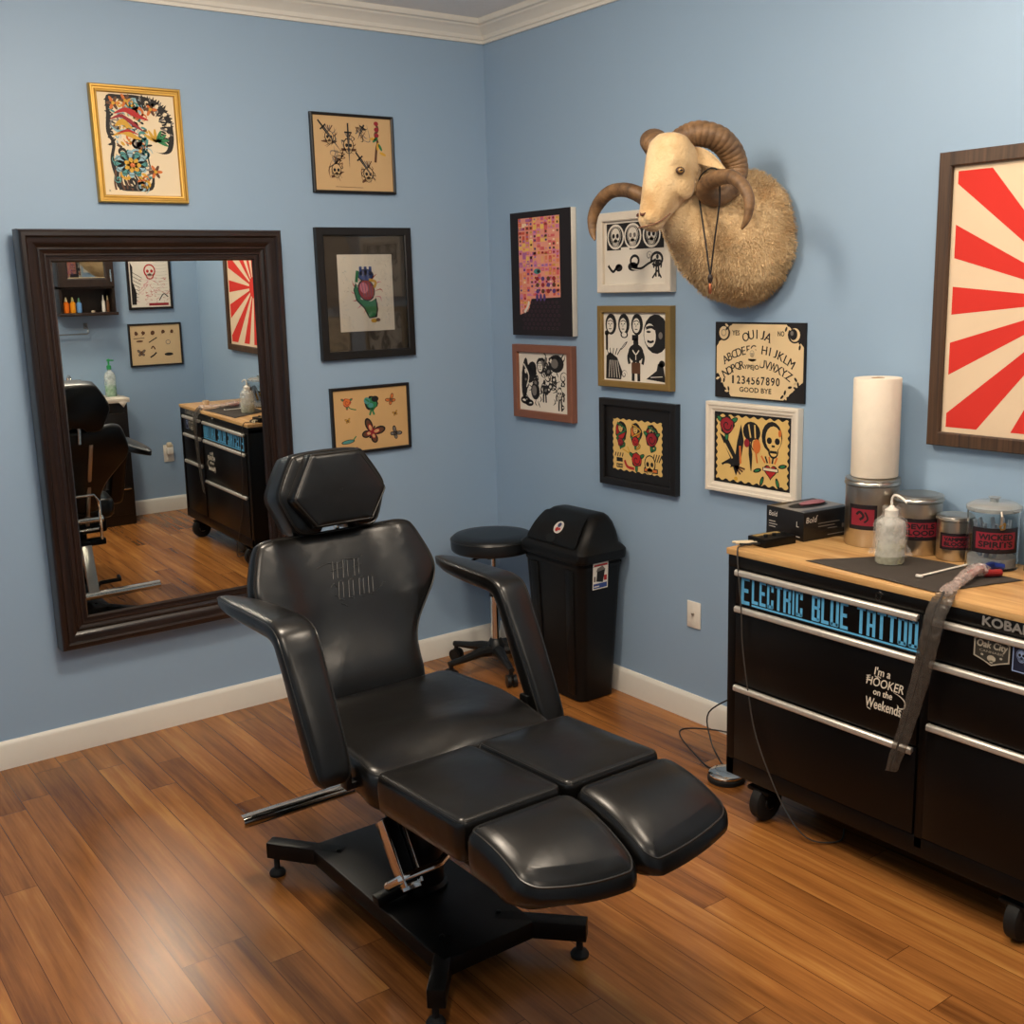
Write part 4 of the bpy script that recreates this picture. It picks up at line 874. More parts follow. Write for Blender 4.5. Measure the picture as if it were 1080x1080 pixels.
# ------------------------------------------------------------------ stool
def stool():
    cx, cy = -.262, -.325
    t = thing('rolling_stool', 'round black rolling stool with chrome post, in the corner beside the trash bin', 'stool', (cx, cy, 0))
    VINYL = mat('black_vinyl', (22, 25, 28), .36, spec=.5, bump=.05)
    b = MB(); b.lathe([(.14, .572), (.180, .574), (.188, .580), (.191, .592), (.191, .622), (.186, .636), (.174, .645), (.12, .651), (.001, .653)], (cx, cy, 0), VINYL, 48); seat = obj('seat', b, t, angle=50)
    b = MB(); b.tube([(cx+.191*math.cos(i*PI/24), cy+.191*math.sin(i*PI/24), .628) for i in range(49)], .0025, PIPING, 6, cap=False); obj('piping', b, seat)
    b = MB(); b.box((cx-.08, cy-.08, .552), (cx+.08, cy+.08, .573), STEELBLK, .004); b.tube([(cx, cy, .56), (cx-.12, cy-.02, .55), (cx-.15, cy-.03, .545)], .006, STEELBLK, 8); obj('seat_plate', b, t)
    b = MB(); b.lathe([(.012, .36), (.012, .56)], (cx, cy, 0), CHROME, 18); b.lathe([(.016, .35), (.022, .355), (.022, .375), (.014, .38)], (cx, cy, 0), PLASTBLK, 18); b.lathe([(.021, .10), (.021, .355)], (cx, cy, 0), CHROME, 20); obj('gas_lift', b, t)
    b = MB(); b.lathe([(.03, .075), (.045, .085), (.045, .115), (.028, .15), (.022, .155)], (cx, cy, 0), PLASTBLK, 20)
    ang = [math.radians(a) for a in (178, 250, 322, 34, 106)]
    for a in ang:
        d = Vector((math.cos(a), math.sin(a), 0)); R = .225
        p = [Vector((cx, cy, .10))+d*.02, Vector((cx, cy, .10))+d*.09, Vector((cx, cy, .09))+d*.15, Vector((cx, cy, .08))+d*(R+.03)]
        b.tube(p, [.028, .023, .018, .013], PLASTBLK, 10)
    obj('star_base', b, t)
    for a in ang:
        d = Vector((math.cos(a), math.sin(a), 0)); c = Vector((cx, cy, 0))+d*.245; s = Vector((-d.y, d.x, 0))
        b = MB(); b.lathe([(.010, .045), (.010, .085)], c, PLASTBLK, 10)
        for k in (-1, 1): b.tube([c+s*k*.006+Vector((0, 0, .0285)), c+s*k*.022+Vector((0, 0, .0285))], .028, PLASTBLK, 18)
        b.box(c+Vector((-.012, -.012, .03)), c+Vector((.012, .012, .058)), PLASTBLK, .005); obj('caster', b, t)
stool()

# ------------------------------------------------------------------ trash bin
def trash_bin():
    x0, x1, y0, y1 = -.272, -.022, -.965, -.545
    cx, cy = (x0+x1)/2, (y0+y1)/2
    t = thing('trash_bin', 'tall black swing-top trash bin against the blue wall, beside the stool', 'trash bin', (cx, cy, 0))
    BIN = mat('black_bin_plastic', (11, 11, 11), .42, bump=.06, bscale=350, spec=.32)
    def rr(hx, hy, r, z, ox=0):
        pts = []
        for sx, sy, q in ((1, -1, -PI/2), (1, 1, 0), (-1, 1, PI/2), (-1, -1, PI)):
            for i in range(6): a = q+PI/2*i/5; pts.append(Vector((cx+ox+sx*(hx-r)+r*math.cos(a), cy+sy*(hy-r)+r*math.sin(a), z)))
        return pts
    b = MB(); b.loft([rr(.085, .145, .03, 0), rr(.095, .158, .035, .006), rr(.108, .185, .035, .40), rr(.116, .198, .035, .625)], BIN); b.loft([rr(.117, .2, .035, .585), rr(.119, .203, .035, .6)], BIN, cap=False)
    for sx in (-1,):
        for yy in (-.12, .12): b.obox((cx-.0975, cy+yy*.85, .03), (cx-.1165, cy+yy, .58), .05, .008, BIN, up=(1, 0, 0), bev=.003)
    obj('body', b, t, angle=50)
    b = MB(); b.loft([rr(.118, .2, .036, .612), rr(.130, .215, .04, .618), rr(.133, .219, .042, .632), rr(.133, .219, .042, .655), rr(.124, .208, .04, .668), rr(.113, .194, .04, .68), rr(.092, .184, .04, .727, .016), rr(.074, .171, .04, .764, .026), rr(.057, .155, .038, .787, .033), rr(.042, .140, .03, .798, .036), rr(.02, .11, .015, .803, .036)], BIN)
    lid = obj('lid', b, t, angle=40)
    # swing flap on the room side
    def F(u, v, h): # u along y (-1..1), v up the slope
        a = Vector((cx-.118, cy, .670)); c = Vector((cx-.024, cy, .790)); p = a.lerp(c, v)+Vector((-.76, 0, .65))*.011*math.sin(PI*max(0, min(1, v))); n = Vector((-.76, 0, .65)); w = .168+(.138-.168)*v
        return p+Vector((0, -1, 0))*u*w+n*h
    b = MB(); o = rrect(-1, 0.02, 1, 1.0, .12); pad(b, [(u, v) for u, v in o], .004, .003, .003, lambda u, v, h: F(u, v, h+.007), BIN); flap = obj('swing_flap', b, lid, angle=40)
    b = MB(); pts = [F(-.02+.19*math.cos(q), .17+.12*math.sin(q), .0125) for q in [2*PI*i/16 for i in range(16)]]; b.bm.faces.new([b.bm.verts.new(p) for p in pts]); b.mi(mat('bin_recess', (5, 5, 5), .5)); obj('finger_recess', b, flap, recalc=False)
    b = MB(); c = Canvas((0, 0, 0), (0, 1, 0), (0, 0, 1), b)
    def disc(r, m, h, du=0, dv=0, n=24):
        k = b.mi(m); f = b.bm.faces.new([b.bm.verts.new(F(.13+du+r*math.cos(q)/.15, .50+dv+r*math.sin(q)/.15, .0125+h)) for q in [2*PI*i/n for i in range(n)]]); f.material_index = k
    disc(.028, WHITEPL, 0); disc(.026, mat('sticker_grey', (200, 194, 188), .5), .0003); disc(.011, mat('sticker_blue', (52, 62, 96), .5), .0006, .0, .07); disc(.010, RED, .0006, -.03, -.07); disc(.006, RED, .0006, .07, -.05)
    st = obj('round_sticker', b, flap, recalc=False); st['label'] = 'round white sticker with red and blue print'
    # rectangular product sticker on the end face
    yb = cy-.208; 
    b = MB(); c = Canvas((cx-.058, cy-.1965, .50), (1, 0, 0), (0, -.058, 1), b)
    W, H = .068, .10; c.P0 = c.P; c.P = lambda u, v, l=0: c.P0(u*1.22, v*1.14, l); c.rect(0, 0, W, H, WHITEPL, 2); c.rect(.004, .088, .064, .094, RED, 3); c.poly([(.016, .03), (.046, .024), (.054, .07), (.04, .085), (.02, .078)], INK, 3); c.poly([(.014, .066), (.02, .08), (.042, .087), (.056, .072)], GREY, 4)
    c.rect(.004, .004, .064, .022, BLUEI, 3); c.rect(.05, .03, .063, .05, RED, 3); c.rect(.005, .03, .013, .05, GREY, 3); c.rect(.006, .009, .03, .013, WHITEPL, 4)
    st = obj('product_sticker', b, t, recalc=False); st['label'] = 'white product sticker with a picture of the bin'
trash_bin()

# ------------------------------------------------------------------ tool chest
FX = -.478                    # front face
YA, YB = -1.955, -3.08       # near and far ends
CHEST = mat('black_chest_enamel', (9, 8, 8), .34, var=.1, bump=.04, bscale=500, spec=.3)
def chest_uv(): return Canvas((FX, 0, 0), (0, -1, 0), (0, 0, 1))
def tool_chest():
    t = thing('tool_chest', 'black rolling tool chest with wooden top, silver handles and stickers', 'tool chest', (-.25, -2.48, 0))
    b = MB(); b.box((FX+.004, YB, .135), (-.022, YA, .872), CHEST, .004); b.box((FX+.03, YB+.03, .115), (-.05, YA-.03, .137), CHEST, .004)
    b.box((FX-.003, YB, .845), (-.022, YA, .884), CHEST, .004); b.box((FX-.002, YB, .135), (FX+.02, YB+.025, .86), CHEST, .003); b.box((FX-.002, YA-.035, .135), (FX+.02, YA, .86), CHEST, .003)
    b.box((FX-.002, -2.692, .16), (FX+.02, -2.666, .86), CHEST, .002); b.box((FX-.002, YB, .135), (FX+.02, YA, .195), CHEST, .003)
    obj('cabinet_body', b, t)
    TOP = wood('butcher_block_top', (176, 128, 74), (222, 180, 120), 'Y', 1, .4, 30, .1)
    b = MB(); b.box((FX-.006, YB-.006, .884), (-.016, YA+.006, .905), TOP, .003); obj('worktop', b, t)
    b = MB(); c = (FX-.0035, -2.524, .867); b.tube([(FX-.002, -2.524, .867), (FX-.008, -2.524, .867)], .011, CHROME, 18); b.tube([(FX-.0075, -2.524, .867), (FX-.0088, -2.524, .867)], .007, STEELBLK, 14); obj('lock', b, t)
    draws = {}
    for key, (y0, y1, z0, z1) in dict(la=(-1.993, -2.663, .728, .842), lb=(-1.993, -2.663, .462, .722), lc=(-1.993, -2.663, .198, .456), ra=(-2.694, -3.018, .728, .842), rb=(-2.694, -3.018, .548, .722), rc=(-2.694, -3.018, .198, .542)).items():
        b = MB(); b.box((FX-.007, y1, z0), (FX+.01, y0, z1), CHEST, .003); d = obj('drawer', b, t); draws[key] = d
        h = MB(); zc = z1-.010
        h.prism([(FX-.006, y0-.004, zc+.010), (FX-.016, y0-.004, zc+.011), (FX-.021, y0-.004, zc+.006), (FX-.021, y0-.004, zc-.006), (FX-.017, y0-.004, zc-.010), (FX-.012, y0-.004, zc-.004), (FX-.006, y0-.004, zc-.003)], (0, y1-y0+.012, 0), ALU, .0015); obj('handle', h, d)
    b = MB()
    for y0, y1 in ((-1.998, -2.66), (-2.70, -3.01)): b.box((FX-.0082, y1, .200), (FX-.006, y0, .203), STEEL)
    # lettering band
    CY = mat('electric_blue_vinyl', (96, 178, 226), .4); c = chest_uv(); c.O.x = FX-.0074
    wpos = [('E', 2.014, .040), ('LECTRIC', 2.058, .205), ('BLUE', 2.292, .135), ('TATTOO', 2.452, .204)]
    for w, u, wd in wpos:
        big = w == 'E'; n = len(w); x = u
        ws = [(.42 if ch == 'I' else .92 if ch in 'LEC' else 1) for ch in w]; tot = sum(ws)
        for ch, k in zip(w, ws):
            cw = wd*k/tot; g = .0026; h0 = .742 if not big else .733; h1 = .823
            P = lambda s, q, x=x, cw=cw: (x+g+(cw-2*g)*s, h0+(h1-h0)*q)
            def bar(a, b_, c_, d_): c.poly([P(a, b_), P(c_, b_), P(c_, d_), P(a, d_)], CY, 1)
            L = .34; th = .13
            if ch == 'I': bar(.1, 0, .9, 1)
            elif ch == 'E': bar(0, 0, L, 1); bar(L, 0, 1, th); bar(L, 1-th, 1, 1); bar(L, .44, .85, .58)
            elif ch == 'L': bar(0, 0, L, 1); bar(L, 0, 1, th)
            elif ch == 'T': bar(.32, 0, .68, 1-th); bar(0, 1-th, 1, 1)
            elif ch == 'C': bar(0, .03, L, .97); bar(.08, 0, .92, th); bar(.08, 1-th, .92, 1); bar(.64, .03, 1, .35); bar(.64, .66, 1, .97)
            elif ch == 'O': bar(0, .03, L, .97); bar(1-L, .03, 1, .97); bar(.08, 0, .92, th); bar(.08, 1-th, .92, 1)
            elif ch == 'U': bar(0, .03, L, 1); bar(1-L, .03, 1, 1); bar(.08, 0, .92, th)
            elif ch == 'A': bar(0, 0, L, .93); bar(1-L, 0, 1, .93); bar(.1, 1-th, .9, 1); bar(L, .34, 1-L, .46)
            elif ch == 'R': bar(0, 0, L, 1); bar(L, 1-th, .9, 1); bar(L, .44, .9, .57); bar(1-L, .53, 1, .96); bar(1-L, 0, 1, .45)
            elif ch == 'B': bar(0, 0, L, 1); bar(L, 0, .9, th); bar(L, 1-th, .9, 1); bar(L, .45, .9, .57); bar(1-L, .54, 1, .96); bar(1-L, .04, 1, .47)
            x += cw
    c.rect(2.06, .7325, 2.66, .7385, CY, 1)
    s = obj('blue_lettering', c.mb, draws['la'], recalc=False); s['label'] = 'pale blue shop lettering across the drawer'
    # white saying
    c = chest_uv(); c.O.x = FX-.0074; WV = mat('white_vinyl', (226, 216, 198), .5)
    c.text("I'm a", 2.520, .634, .024, WV, 1, .052, slant=.15, bold=.0006); c.text('HOOKER', 2.494, .600, .026, WV, 1, .122, slant=.2, bold=.0004)
    c.text('on the', 2.518, .574, .019, WV, 1, .062, slant=.15, bold=.0006); c.text('Weekends', 2.492, .532, .030, WV, 1, .118, slant=.12, bold=.0006)
    for k in range(3): c.stroke([(2.494, .612+.006*k), (2.508, .616+.006*k)], .0022, WV, 1)
    c.stroke([(2.585, .598), (2.606, .592), (2.622, .580), (2.622, .562), (2.606, .556), (2.598, .566)], .005, WV, 2, taper=True)
    for u, v in ((2.522, .63), (2.53, .632), (2.5, .53), (2.6, .535)): c.stroke([(u, v), (u+.012, v-.004)], .0025, WV, 1)
    s = obj('white_lettering', c.mb, draws['lb'], recalc=False); s['label'] = 'white hand-lettered saying on the drawer'
    # maker plate and stickers on the right bank
    c = chest_uv(); c.O.x = FX-.0034; KG = mat('badge_grey', (150, 146, 140), .4, .3)
    c.text('KOBALT', 2.836, .855, .024, KG, 2, .150, bold=.0014); 
    obj('maker_badge', c.mb, t, recalc=False)
    c = chest_uv(); c.O.x = FX-.0074; PL = mat('badge_beige', (176, 168, 150), .5); DK = mat('badge_dark', (54, 52, 46), .5)
    c.poly([(2.818, .770), (2.845, .762), (2.868, .752), (2.892, .762), (2.917, .770), (2.917, .818), (2.905, .826), (2.83, .826), (2.818, .818)], PL, 1)
    c.poly([(2.822, .773), (2.846, .765), (2.868, .756), (2.890, .765), (2.913, .773), (2.913, .815), (2.902, .822), (2.833, .822), (2.822, .815)], DK, 2)
    c.text('Oak City', 2.825, .793, .024, PL, 3, .083, slant=.15, bold=.0009); c.text('CANNABIS', 2.834, .786, .006, PL, 3, .066); c.ell(2.868, .772, .012, .009, PL, 3); c.rect(2.864, .76, 2.872, .768, PL, 3)
    for u in (2.842, 2.894): c.ell(u, .778, .004, .003, PL, 3)
    s = obj('shield_sticker', c.mb, draws['ra'], recalc=False); s['label'] = 'beige and dark shield sticker'
    c = chest_uv(); c.O.x = FX-.0074; BL = mat('sticker_pale_blue', (150, 172, 214), .5)
    c.rect(2.924, .755, 2.972, .828, BL, 1); c.rect(2.927, .758, 2.969, .825, mat('sticker_navy', (28, 34, 58), .5), 2); c.skull(2.948, .802, .015, BL, BL, 3); c.skull(2.948, .802, .0135, INK, BL, 4)
    s = obj('skull_sticker', c.mb, draws['ra'], recalc=False); s['label'] = 'dark blue skull sticker with pale border'
    # casters
    for x, y in ((-.43, -2.085), (-.43, -2.965), (-.075, -2.085), (-.075, -2.965)):
        b = MB(); b.box((x-.04, y-.045, .103), (x+.04, y+.045, .116), STEELBLK, .003)
        for k in (-1, 1): b.prism([(x-.03, y+k*.028, .105), (x+.03, y+k*.028, .105), (x+.018, y+k*.028, .05), (x-.018, y+k*.028, .05)], (0, .003*k, 0), STEELBLK)
        ca = obj('caster', b, t)
        b = MB(); b.lathe([(.02, -.02), (.05, -.022), (.061, -.016), (.0625, 0), (.061, .016), (.05, .022), (.02, .02)], (x, y, .0628), RUBBER, 28, 'Y'); b.lathe([(.022, -.024), (.022, .024)], (x, y, .0628), STEEL, 16, 'Y'); obj('wheel', b, ca, angle=50)
tool_chest()
Z = .9055
# --- things on the chest
def canister(label, x, y, r, h, words, clear=False, lid=True, shadow=None):
    t = thing('canister', label, 'canister', (x, y, Z), 'canisters on the tool chest')
    b = MB()
    if clear:
        AC = mat('clear_acrylic', (236, 240, 240), .04, trans=1., ior=1.3, var=0)
        b.lathe([(r, 0), (r, h*.82), (r-.004, h*.82), (r-.004, .006), (.001, .006)], (x, y, Z), AC, 40, cap=True); obj('jar', b, t, angle=40)
        b = MB(); b.lathe([(r-.006, .007), (r-.006, h*.16), (.001, h*.17)], (x, y, Z), mat('white_contents', (200, 196, 196), .6, bump=.6, bscale=60), 24)
        for k in range(9): b.tube([(x+(r*.5)*math.cos(k*1.9), y+(r*.5)*math.sin(k*1.9), Z+.03), (x+(r*.7)*math.cos(k*1.9+.6), y+(r*.7)*math.sin(k*1.9+.6), Z+h*.66)], .006, mat('wrapped_tubes', (170, 180, 196), .3), 6)
        obj('contents', b, t)
        b = MB(); b.lathe([(r+.003, h*.83), (r+.004, h*.88), (r-.002, h*.9), (r*.8, h*.93), (.012, h*.94), (.012, h*.98), (.018, h), (.001, h)], (x, y, Z), mat('clear_lid', (210, 214, 212), .08, trans=.7, ior=1.3, var=0), 40); obj('lid', b, t, angle=40)
        b = MB(); xx = x-r-.004; q = math.radians(225); px, py = x+(r+.004)*math.cos(q), y+(r+.004)*math.sin(q)
        b.tube([(px, py, Z+h*.86), (px-.006, py-.006, Z+h*.8), (px-.004, py-.004, Z+h*.68)], .004, STEEL, 8); b.tube([(px+.008, py-.008, Z+h*.7), (px-.008, py-.002, Z+h*.66), (px-.006, py-.006, Z+h*.62), (px+.006, py-.008, Z+h*.62), (px+.008, py-.008, Z+h*.7)], .003, mat('brass_clasp', (190, 150, 80), .3, .9), 8); obj('clasp', b, t)
    else:
        b.lathe([(r-.003, 0), (r, .004), (r, h*.86), (r-.003, h*.87)], (x, y, Z), STEEL, 44); obj('body', b, t, angle=40)
        b = MB(); b.lathe([(r-.002, h*.865), (r+.004, h*.88), (r+.004, h*.91), (r+.001, h*.93), (r+.003, h*.945), (r+.002, h*.965), (r*.86, h*.985), (r*.8, h*.975), (.001, h*.97)], (x, y, Z), STEEL, 44); obj('lid', b, t, angle=40)
    # wrapped label facing the room
    b = MB(); LB = mat('label_black', (26, 16, 20), .5); LR = mat('label_red', (134, 30, 46), .5)
    v0, v1 = (h*.26, h*.62); q0 = math.radians(218 if len(words[0]) > 1 else 196); span = words[2] if len(words) > 2 else 1.9; R = r+.0012
    W = span*R; cv = Canvas((0, 0, 0), (1, 0, 0), (0, 1, 0), b)
    class Cyl(Canvas):
        def P(s, u, v, l=0):
            a = q0-span/2+u/R; rr = R+l*.0003; return Vector((x+rr*math.cos(a), y+rr*math.sin(a), Z+v0+v))
        def rect(s, u0, w0, u1, w1, m, l=1):
            for i in range(16):
                a = u0+(u1-u0)*i/16; e = u0+(u1-u0)*(i+1)/16; s.poly([(a, w0), (e, w0), (e, w1), (a, w1)], m, l)
    c = Cyl((0, 0, 0), (1, 0, 0), (0, 1, 0), b); H = v1-v0
    c.rect(0, 0, W, H, LB, 0); c.rect(W*.09, H*.17, W*.91, H*.83, LR, 1)
    if len(words[0]) > 1:
        for k, w in enumerate(words[:2]):
            c.text(w, W*.16, H*(.54-.29*k), H*.22, LB, 2, W*.68, bold=.0011)
        c.stroke([(W*.42, H*.2), (W*.5, H*.14), (W*.58, H*.2)], H*.05, LB, 2)
    else:
        c.stroke([(W*.3, H*.6), (W*.42, H*.72), (W*.55, H*.55), (W*.42, H*.4)], H*.1, LB, 2); c.stroke([(W*.6, H*.72), (W*.7, H*.45), (W*.58, H*.3)], H*.07, LB, 2)
    obj('paper_label', b, t, recalc=False)
    return t
canister('tallest steel canister, under the paper towel roll, with red patch label', -.105, -2.217, .082, .222, ('?', '?', 1.1))
canister('steel canister with red label, second in the row, behind the squeeze bottle', -.095, -2.378, .071, .185, ('DEVILS', 'BLOOD'))
canister('small short steel canister with red label, next to the clear jar', -.095, -2.503, .050, .138, ('VAMPIRE', 'BLOOD'))
canister('clear acrylic jar with red label and clasp, last of the canisters', -.10, -2.628, .072, .205, ('WICKED', 'SPIRITS'), clear=True)

def paper_roll():
    t = thing('paper_towel_roll', 'tall white paper towel roll standing on the tallest steel canister', 'paper towel roll', (-.105, -2.222, Z+.2205))
    PT = mat('paper_towel', (236, 224, 206), .9, bump=.3, bscale=300)
    x, y, z = -.105, -2.222, Z+.2205; b = MB(); b.lathe([(.021, 0), (.071, 0), (.0725, .003), (.0725, .305), (.071, .308), (.021, .308)], (x, y, z), PT, 48, cap=False); obj('paper', b, t, angle=40)
    b = MB(); b.lathe([(.021, .0), (.021, .308), (.0195, .308), (.0195, 0), (.021, 0)], (x, y, z), mat('cardboard', (170, 136, 98), .8), 28, cap=False); obj('cardboard_core', b, t, angle=40)
paper_roll()

def squeeze_bottle():
    x, y = -.280, -2.412
    t = thing('squeeze_bottle', 'clear squeeze bottle in a plastic bag, standing on the black cloth', 'bottle', (x, y, Z+.002))
    z = Z+.002; PE = film_material('cloudy_polyethylene', (226, 226, 218), .42, .25)
    b = MB(); b.lathe([(.001, 0), (.040, 0), (.043, .004), (.043, .115), (.040, .125), (.022, .138), (.018, .142)], (x, y, z), PE, 32); obj('bottle_body', b, t, angle=40)
    b = MB(); b.lathe([(.001, .002), (.0405, .002), (.0405, .05), (.001, .05)], (x, y, z), mat('green_soap', (214, 208, 164), .2, trans=.4, ior=1.33), 28); obj('liquid', b, t, angle=40)
    b = MB(); b.lathe([(.019, .140), (.019, .160), (.010, .166), (.006, .172)], (x, y, z), WHITEPL, 20); obj('cap', b, t)
    b = MB(); b.tube(catmull([(x, y, z+.17), (x, y-.001, z+.195), (x-.002, y-.014, z+.205), (x-.004, y-.035, z+.200), (x-.006, y-.055, z+.188)], 4), .0038, WHITEPL, 8); obj('spout', b, t)
    b = MB(); random.seed(4); rings = []
    for h, r in ((.032, .060), (.036, .05), (.05, .047), (.08, .0465), (.112, .0465), (.128, .042), (.138, .028), (.150, .022), (.164, .024), (.174, .018)):
        rings.append([Vector((x+(r+random.uniform(-.002, .005)*(2.4 if h < .04 else 1))*math.cos(2*PI*j/26), y+(r+random.uniform(-.002, .005)*(2.4 if h < .04 else 1))*math.sin(2*PI*j/26), z+h+random.uniform(-.004, .004))) for j in range(26)])
    b.loft(rings, film_material('clear_bag', (232, 230, 226), .16, .08), cap=False); bag = obj('plastic_bag', b, t, angle=20); bag['label'] = 'crinkled clear plastic bag'
squeeze_bottle()

def cloth():
    A, B_, C_, D_ = Vector((-.442, -2.232, 0)), Vector((-.468, -2.684, 0)), Vector((-.182, -2.775, 0)), Vector((-.172, -2.385, 0)); n = 22
    b = MB(); k = b.mi(mat('black_lap_cloth', (62, 56, 50), .8, var=.1, bump=.2, bscale=500)); g = []
    for i in range(n+1):
        row = []
        for j in range(n+1):
            u, v = i/n, j/n; p = A.lerp(B_, u).lerp(D_.lerp(C_, u), v); e = .0022*max(0, math.sin(v*9+u*2))**3+.0015*max(0, math.sin(u*12.5))**8
            if v > .8: e += .004*(v-.8)*5*max(0, math.sin(u*5-.6))
            row.append(b.bm.verts.new((p.x, p.y, Z+.0006+e)))
        g.append(row)
    for i in range(n):
        for j in range(n): f = b.bm.faces.new((g[i][j], g[i+1][j], g[i+1][j+1], g[i][j+1])); f.material_index = k
    o = obj('work_cloth', b, None, (-.25, -2.5, Z), recalc=False)
    sm = o.modifiers.new('thickness', 'SOLIDIFY'); sm.thickness = .0009; sm.offset = -1 if False else 1
    tag(o, 'dark grey folded cloth spread on the wooden top of the tool chest', 'cloth')
cloth()

def glove_box():
    A = Vector((-.254, -2.069, 0)); ux = Vector((.209, -.026, 0)); W = ux.length; ux.normalize(); uy = Vector((-ux.y, ux.x, 0)); D = .175; H = .095
    t = thing('glove_box', 'black glove box with white lettering and an open slot, beside the canisters', 'box', (A.x+.1, A.y+.08, Z))
    M = Matrix(((ux.x, uy.x, 0, A.x), (ux.y, uy.y, 0, A.y), (0, 0, 1, Z), (0, 0, 0, 1)))
    BX = mat('black_carton', (24, 22, 22), .35); TPW = mat('carton_white', (214, 206, 196), .5)
    b = MB(); c = Canvas(A+Vector((0, 0, Z+H+.0006)), ux, uy, b); c.rect(.004, .004, W-.004, D-.004, mat('carton_grey', (120, 116, 112), .4), 0)
    c.ell(W*.5, D*.52, W*.38, D*.24, BX, 1, n=28); c.ell(W*.5, D*.52, W*.36, D*.21, mat('slot_dark', (8, 8, 8), .6), 2, n=28); c.rect(W*.05, D*.84, W*.95, D*.97, BX, 1); c.rect(W*.05, D*.03, W*.95, D*.16, BX, 1)
    obj('slot_panel', b, t, recalc=False)
    b = MB(); b.box((0, 0, 0), (W, D, H), BX, .0015, M); c = Canvas(A+Vector((0, 0, Z))-uy*.0008, ux, (0, 0, 1), b)
    c.text('Bold', W*.05, .060, .019, TPW, 1, .044, slant=.1); c.rect(W*.27, .079, W*.285, .082, TPW, 1)
    for k, (a, e) in enumerate(((.05, .9), (.05, .7), (.4, .8))): c.rect(W*.3 if k < 2 else W*.5, .052-.010*k, W*(.3+e*.5), .0545-.010*k, GREY, 1)
    c.rect(W*.5, .010, W*.94, .013, GREY, 1); c.rect(W*.8, .028, W*.94, .042, GREY, 1)
    c2 = Canvas(A+Vector((0, 0, Z))+uy*D-ux*.0008, -uy, (0, 0, 1), b)
    c2.text('Bold', D*.08, .064, .017, TPW, 1, .038, slant=.1)
    for k in range(3): c2.rect(D*.08, .045-.009*k, D*(.26+.05*(k % 2)), .047-.009*k, TPW, 1)
    c2.text('L', D*.82, .045, .018, TPW, 1, .011); c2.rect(D*.70, .012, D*.92, .014, TPW, 1)
    obj('carton', b, t, recalc=False)
    b = MB(); random.seed(2); c0 = A+ux*W*.62+uy*D*.55; rings = []
    for h, r in ((0.001, .028), (.006, .03), (.011, .022), (.014, .008)): rings.append([c0+ux*r*1.9*math.cos(2*PI*j/14)*random.uniform(.85, 1.1)+uy*r*.7*math.sin(2*PI*j/14)*random.uniform(.8, 1.1)+Vector((0, 0, Z+H+h)) for j in range(14)])
    b.loft(rings, mat('dark_rose_glove', (146, 92, 98), .5)); obj('glove', b, t)
glove_box()

def supply_box():
    x0, x1, y0, y1 = -.425, -.275, -2.032, -1.972
    t = thing('power_supply_box', 'small flat black power box with cables at the near corner of the chest top', 'power supply', (-.35, -2.0, Z))
    A = Vector((-.418, -1.985, 0)); q = math.radians(-8); b = MB(); M = Matrix.Translation((-.345, -2.012, Z))@Matrix.Rotation(q, 4, 'Z')
    b.box((-.06, -.042, 0), (.07, .042, .028), STEELBLK, .003, M); obj('case', b, t)
    b = MB(); 
    for k in range(3): b.tube([M@Vector((-.03+.035*k, -.01, .028)), M@Vector((-.03+.035*k, -.01, .036))], .007, PLASTBLK, 12)
    b.box((-.05, .01, .0275), (.05, .03, .0295), mat('gold_print', (150, 126, 80), .5), 0, M); obj('dial', b, t)
    b = MB(); 
    for k in range(3):
        p = M@Vector((-.06, -.02+.018*k, .012)); b.tube(catmull([p, p+Vector((-.02, .01, .002)), p+Vector((-.035, .022+.006*k, -.001+.0)), p+Vector((-.04, .05, -.004))], 4), .004, mat('cream_cable', (206, 190, 160), .5) if k else PLASTBLK, 8)
    obj('cable', b, t)
    b = MB(); b.tube(catmull([(-.40, -1.985, .91), (-.46, -1.99, .912), (-.488, -2.0, .90), (-.499, -2.02, .80), (-.499, -2.03, .71), (-.497, -2.035, .60), (-.495, -2.06, .45), (-.495, -2.10, .30), (-.49, -2.20, .12), (-.46, -2.28, .02), (-.38, -2.34, .006), (-.30, -2.30, .006)], 6), .0025, mat('dull_grey_cord', (60, 56, 52), .5), 8); obj('hanging_cable', b, t)
supply_box()

def pedal():
    x, y = -.315, -1.805
    t = thing('foot_pedal', 'round chrome foot pedal on the floor beside the tool chest', 'foot pedal', (x, y, 0))
    b = MB(); b.lathe([(.062, 0), (.066, .003), (.066, .016), (.060, .02), (.001, .02)], (x, y, 0), RUBBER, 32); obj('base_ring', b, t)
    b = MB(); b.lathe([(.05, .021), (.062, .0225), (.063, .028), (.056, .034), (.03, .036), (.001, .0365)], (x, y, 0), CHROME, 36); obj('press_plate', b, t, angle=50)
    b = MB(); b.tube(catmull([(x+.06, y+.01, .012), (x+.02, y+.09, .006), (x+.03, y+.17, .02), (x+.02, y+.25, .08), (x+.07, y+.27, .09), (x+.16, y+.18, .085), (x+.20, y+.05, .08)], 6), .003, PLASTBLK, 8)
    b.tube(catmull([(x+.05, y+.05, .012), (x+.10, y+.13, .008), (x+.13, y+.20, .05), (x+.16, y+.24, .14), (x+.22, y+.15, .22)], 6), .003, PLASTBLK, 8); obj('cord', b, t)
pedal()
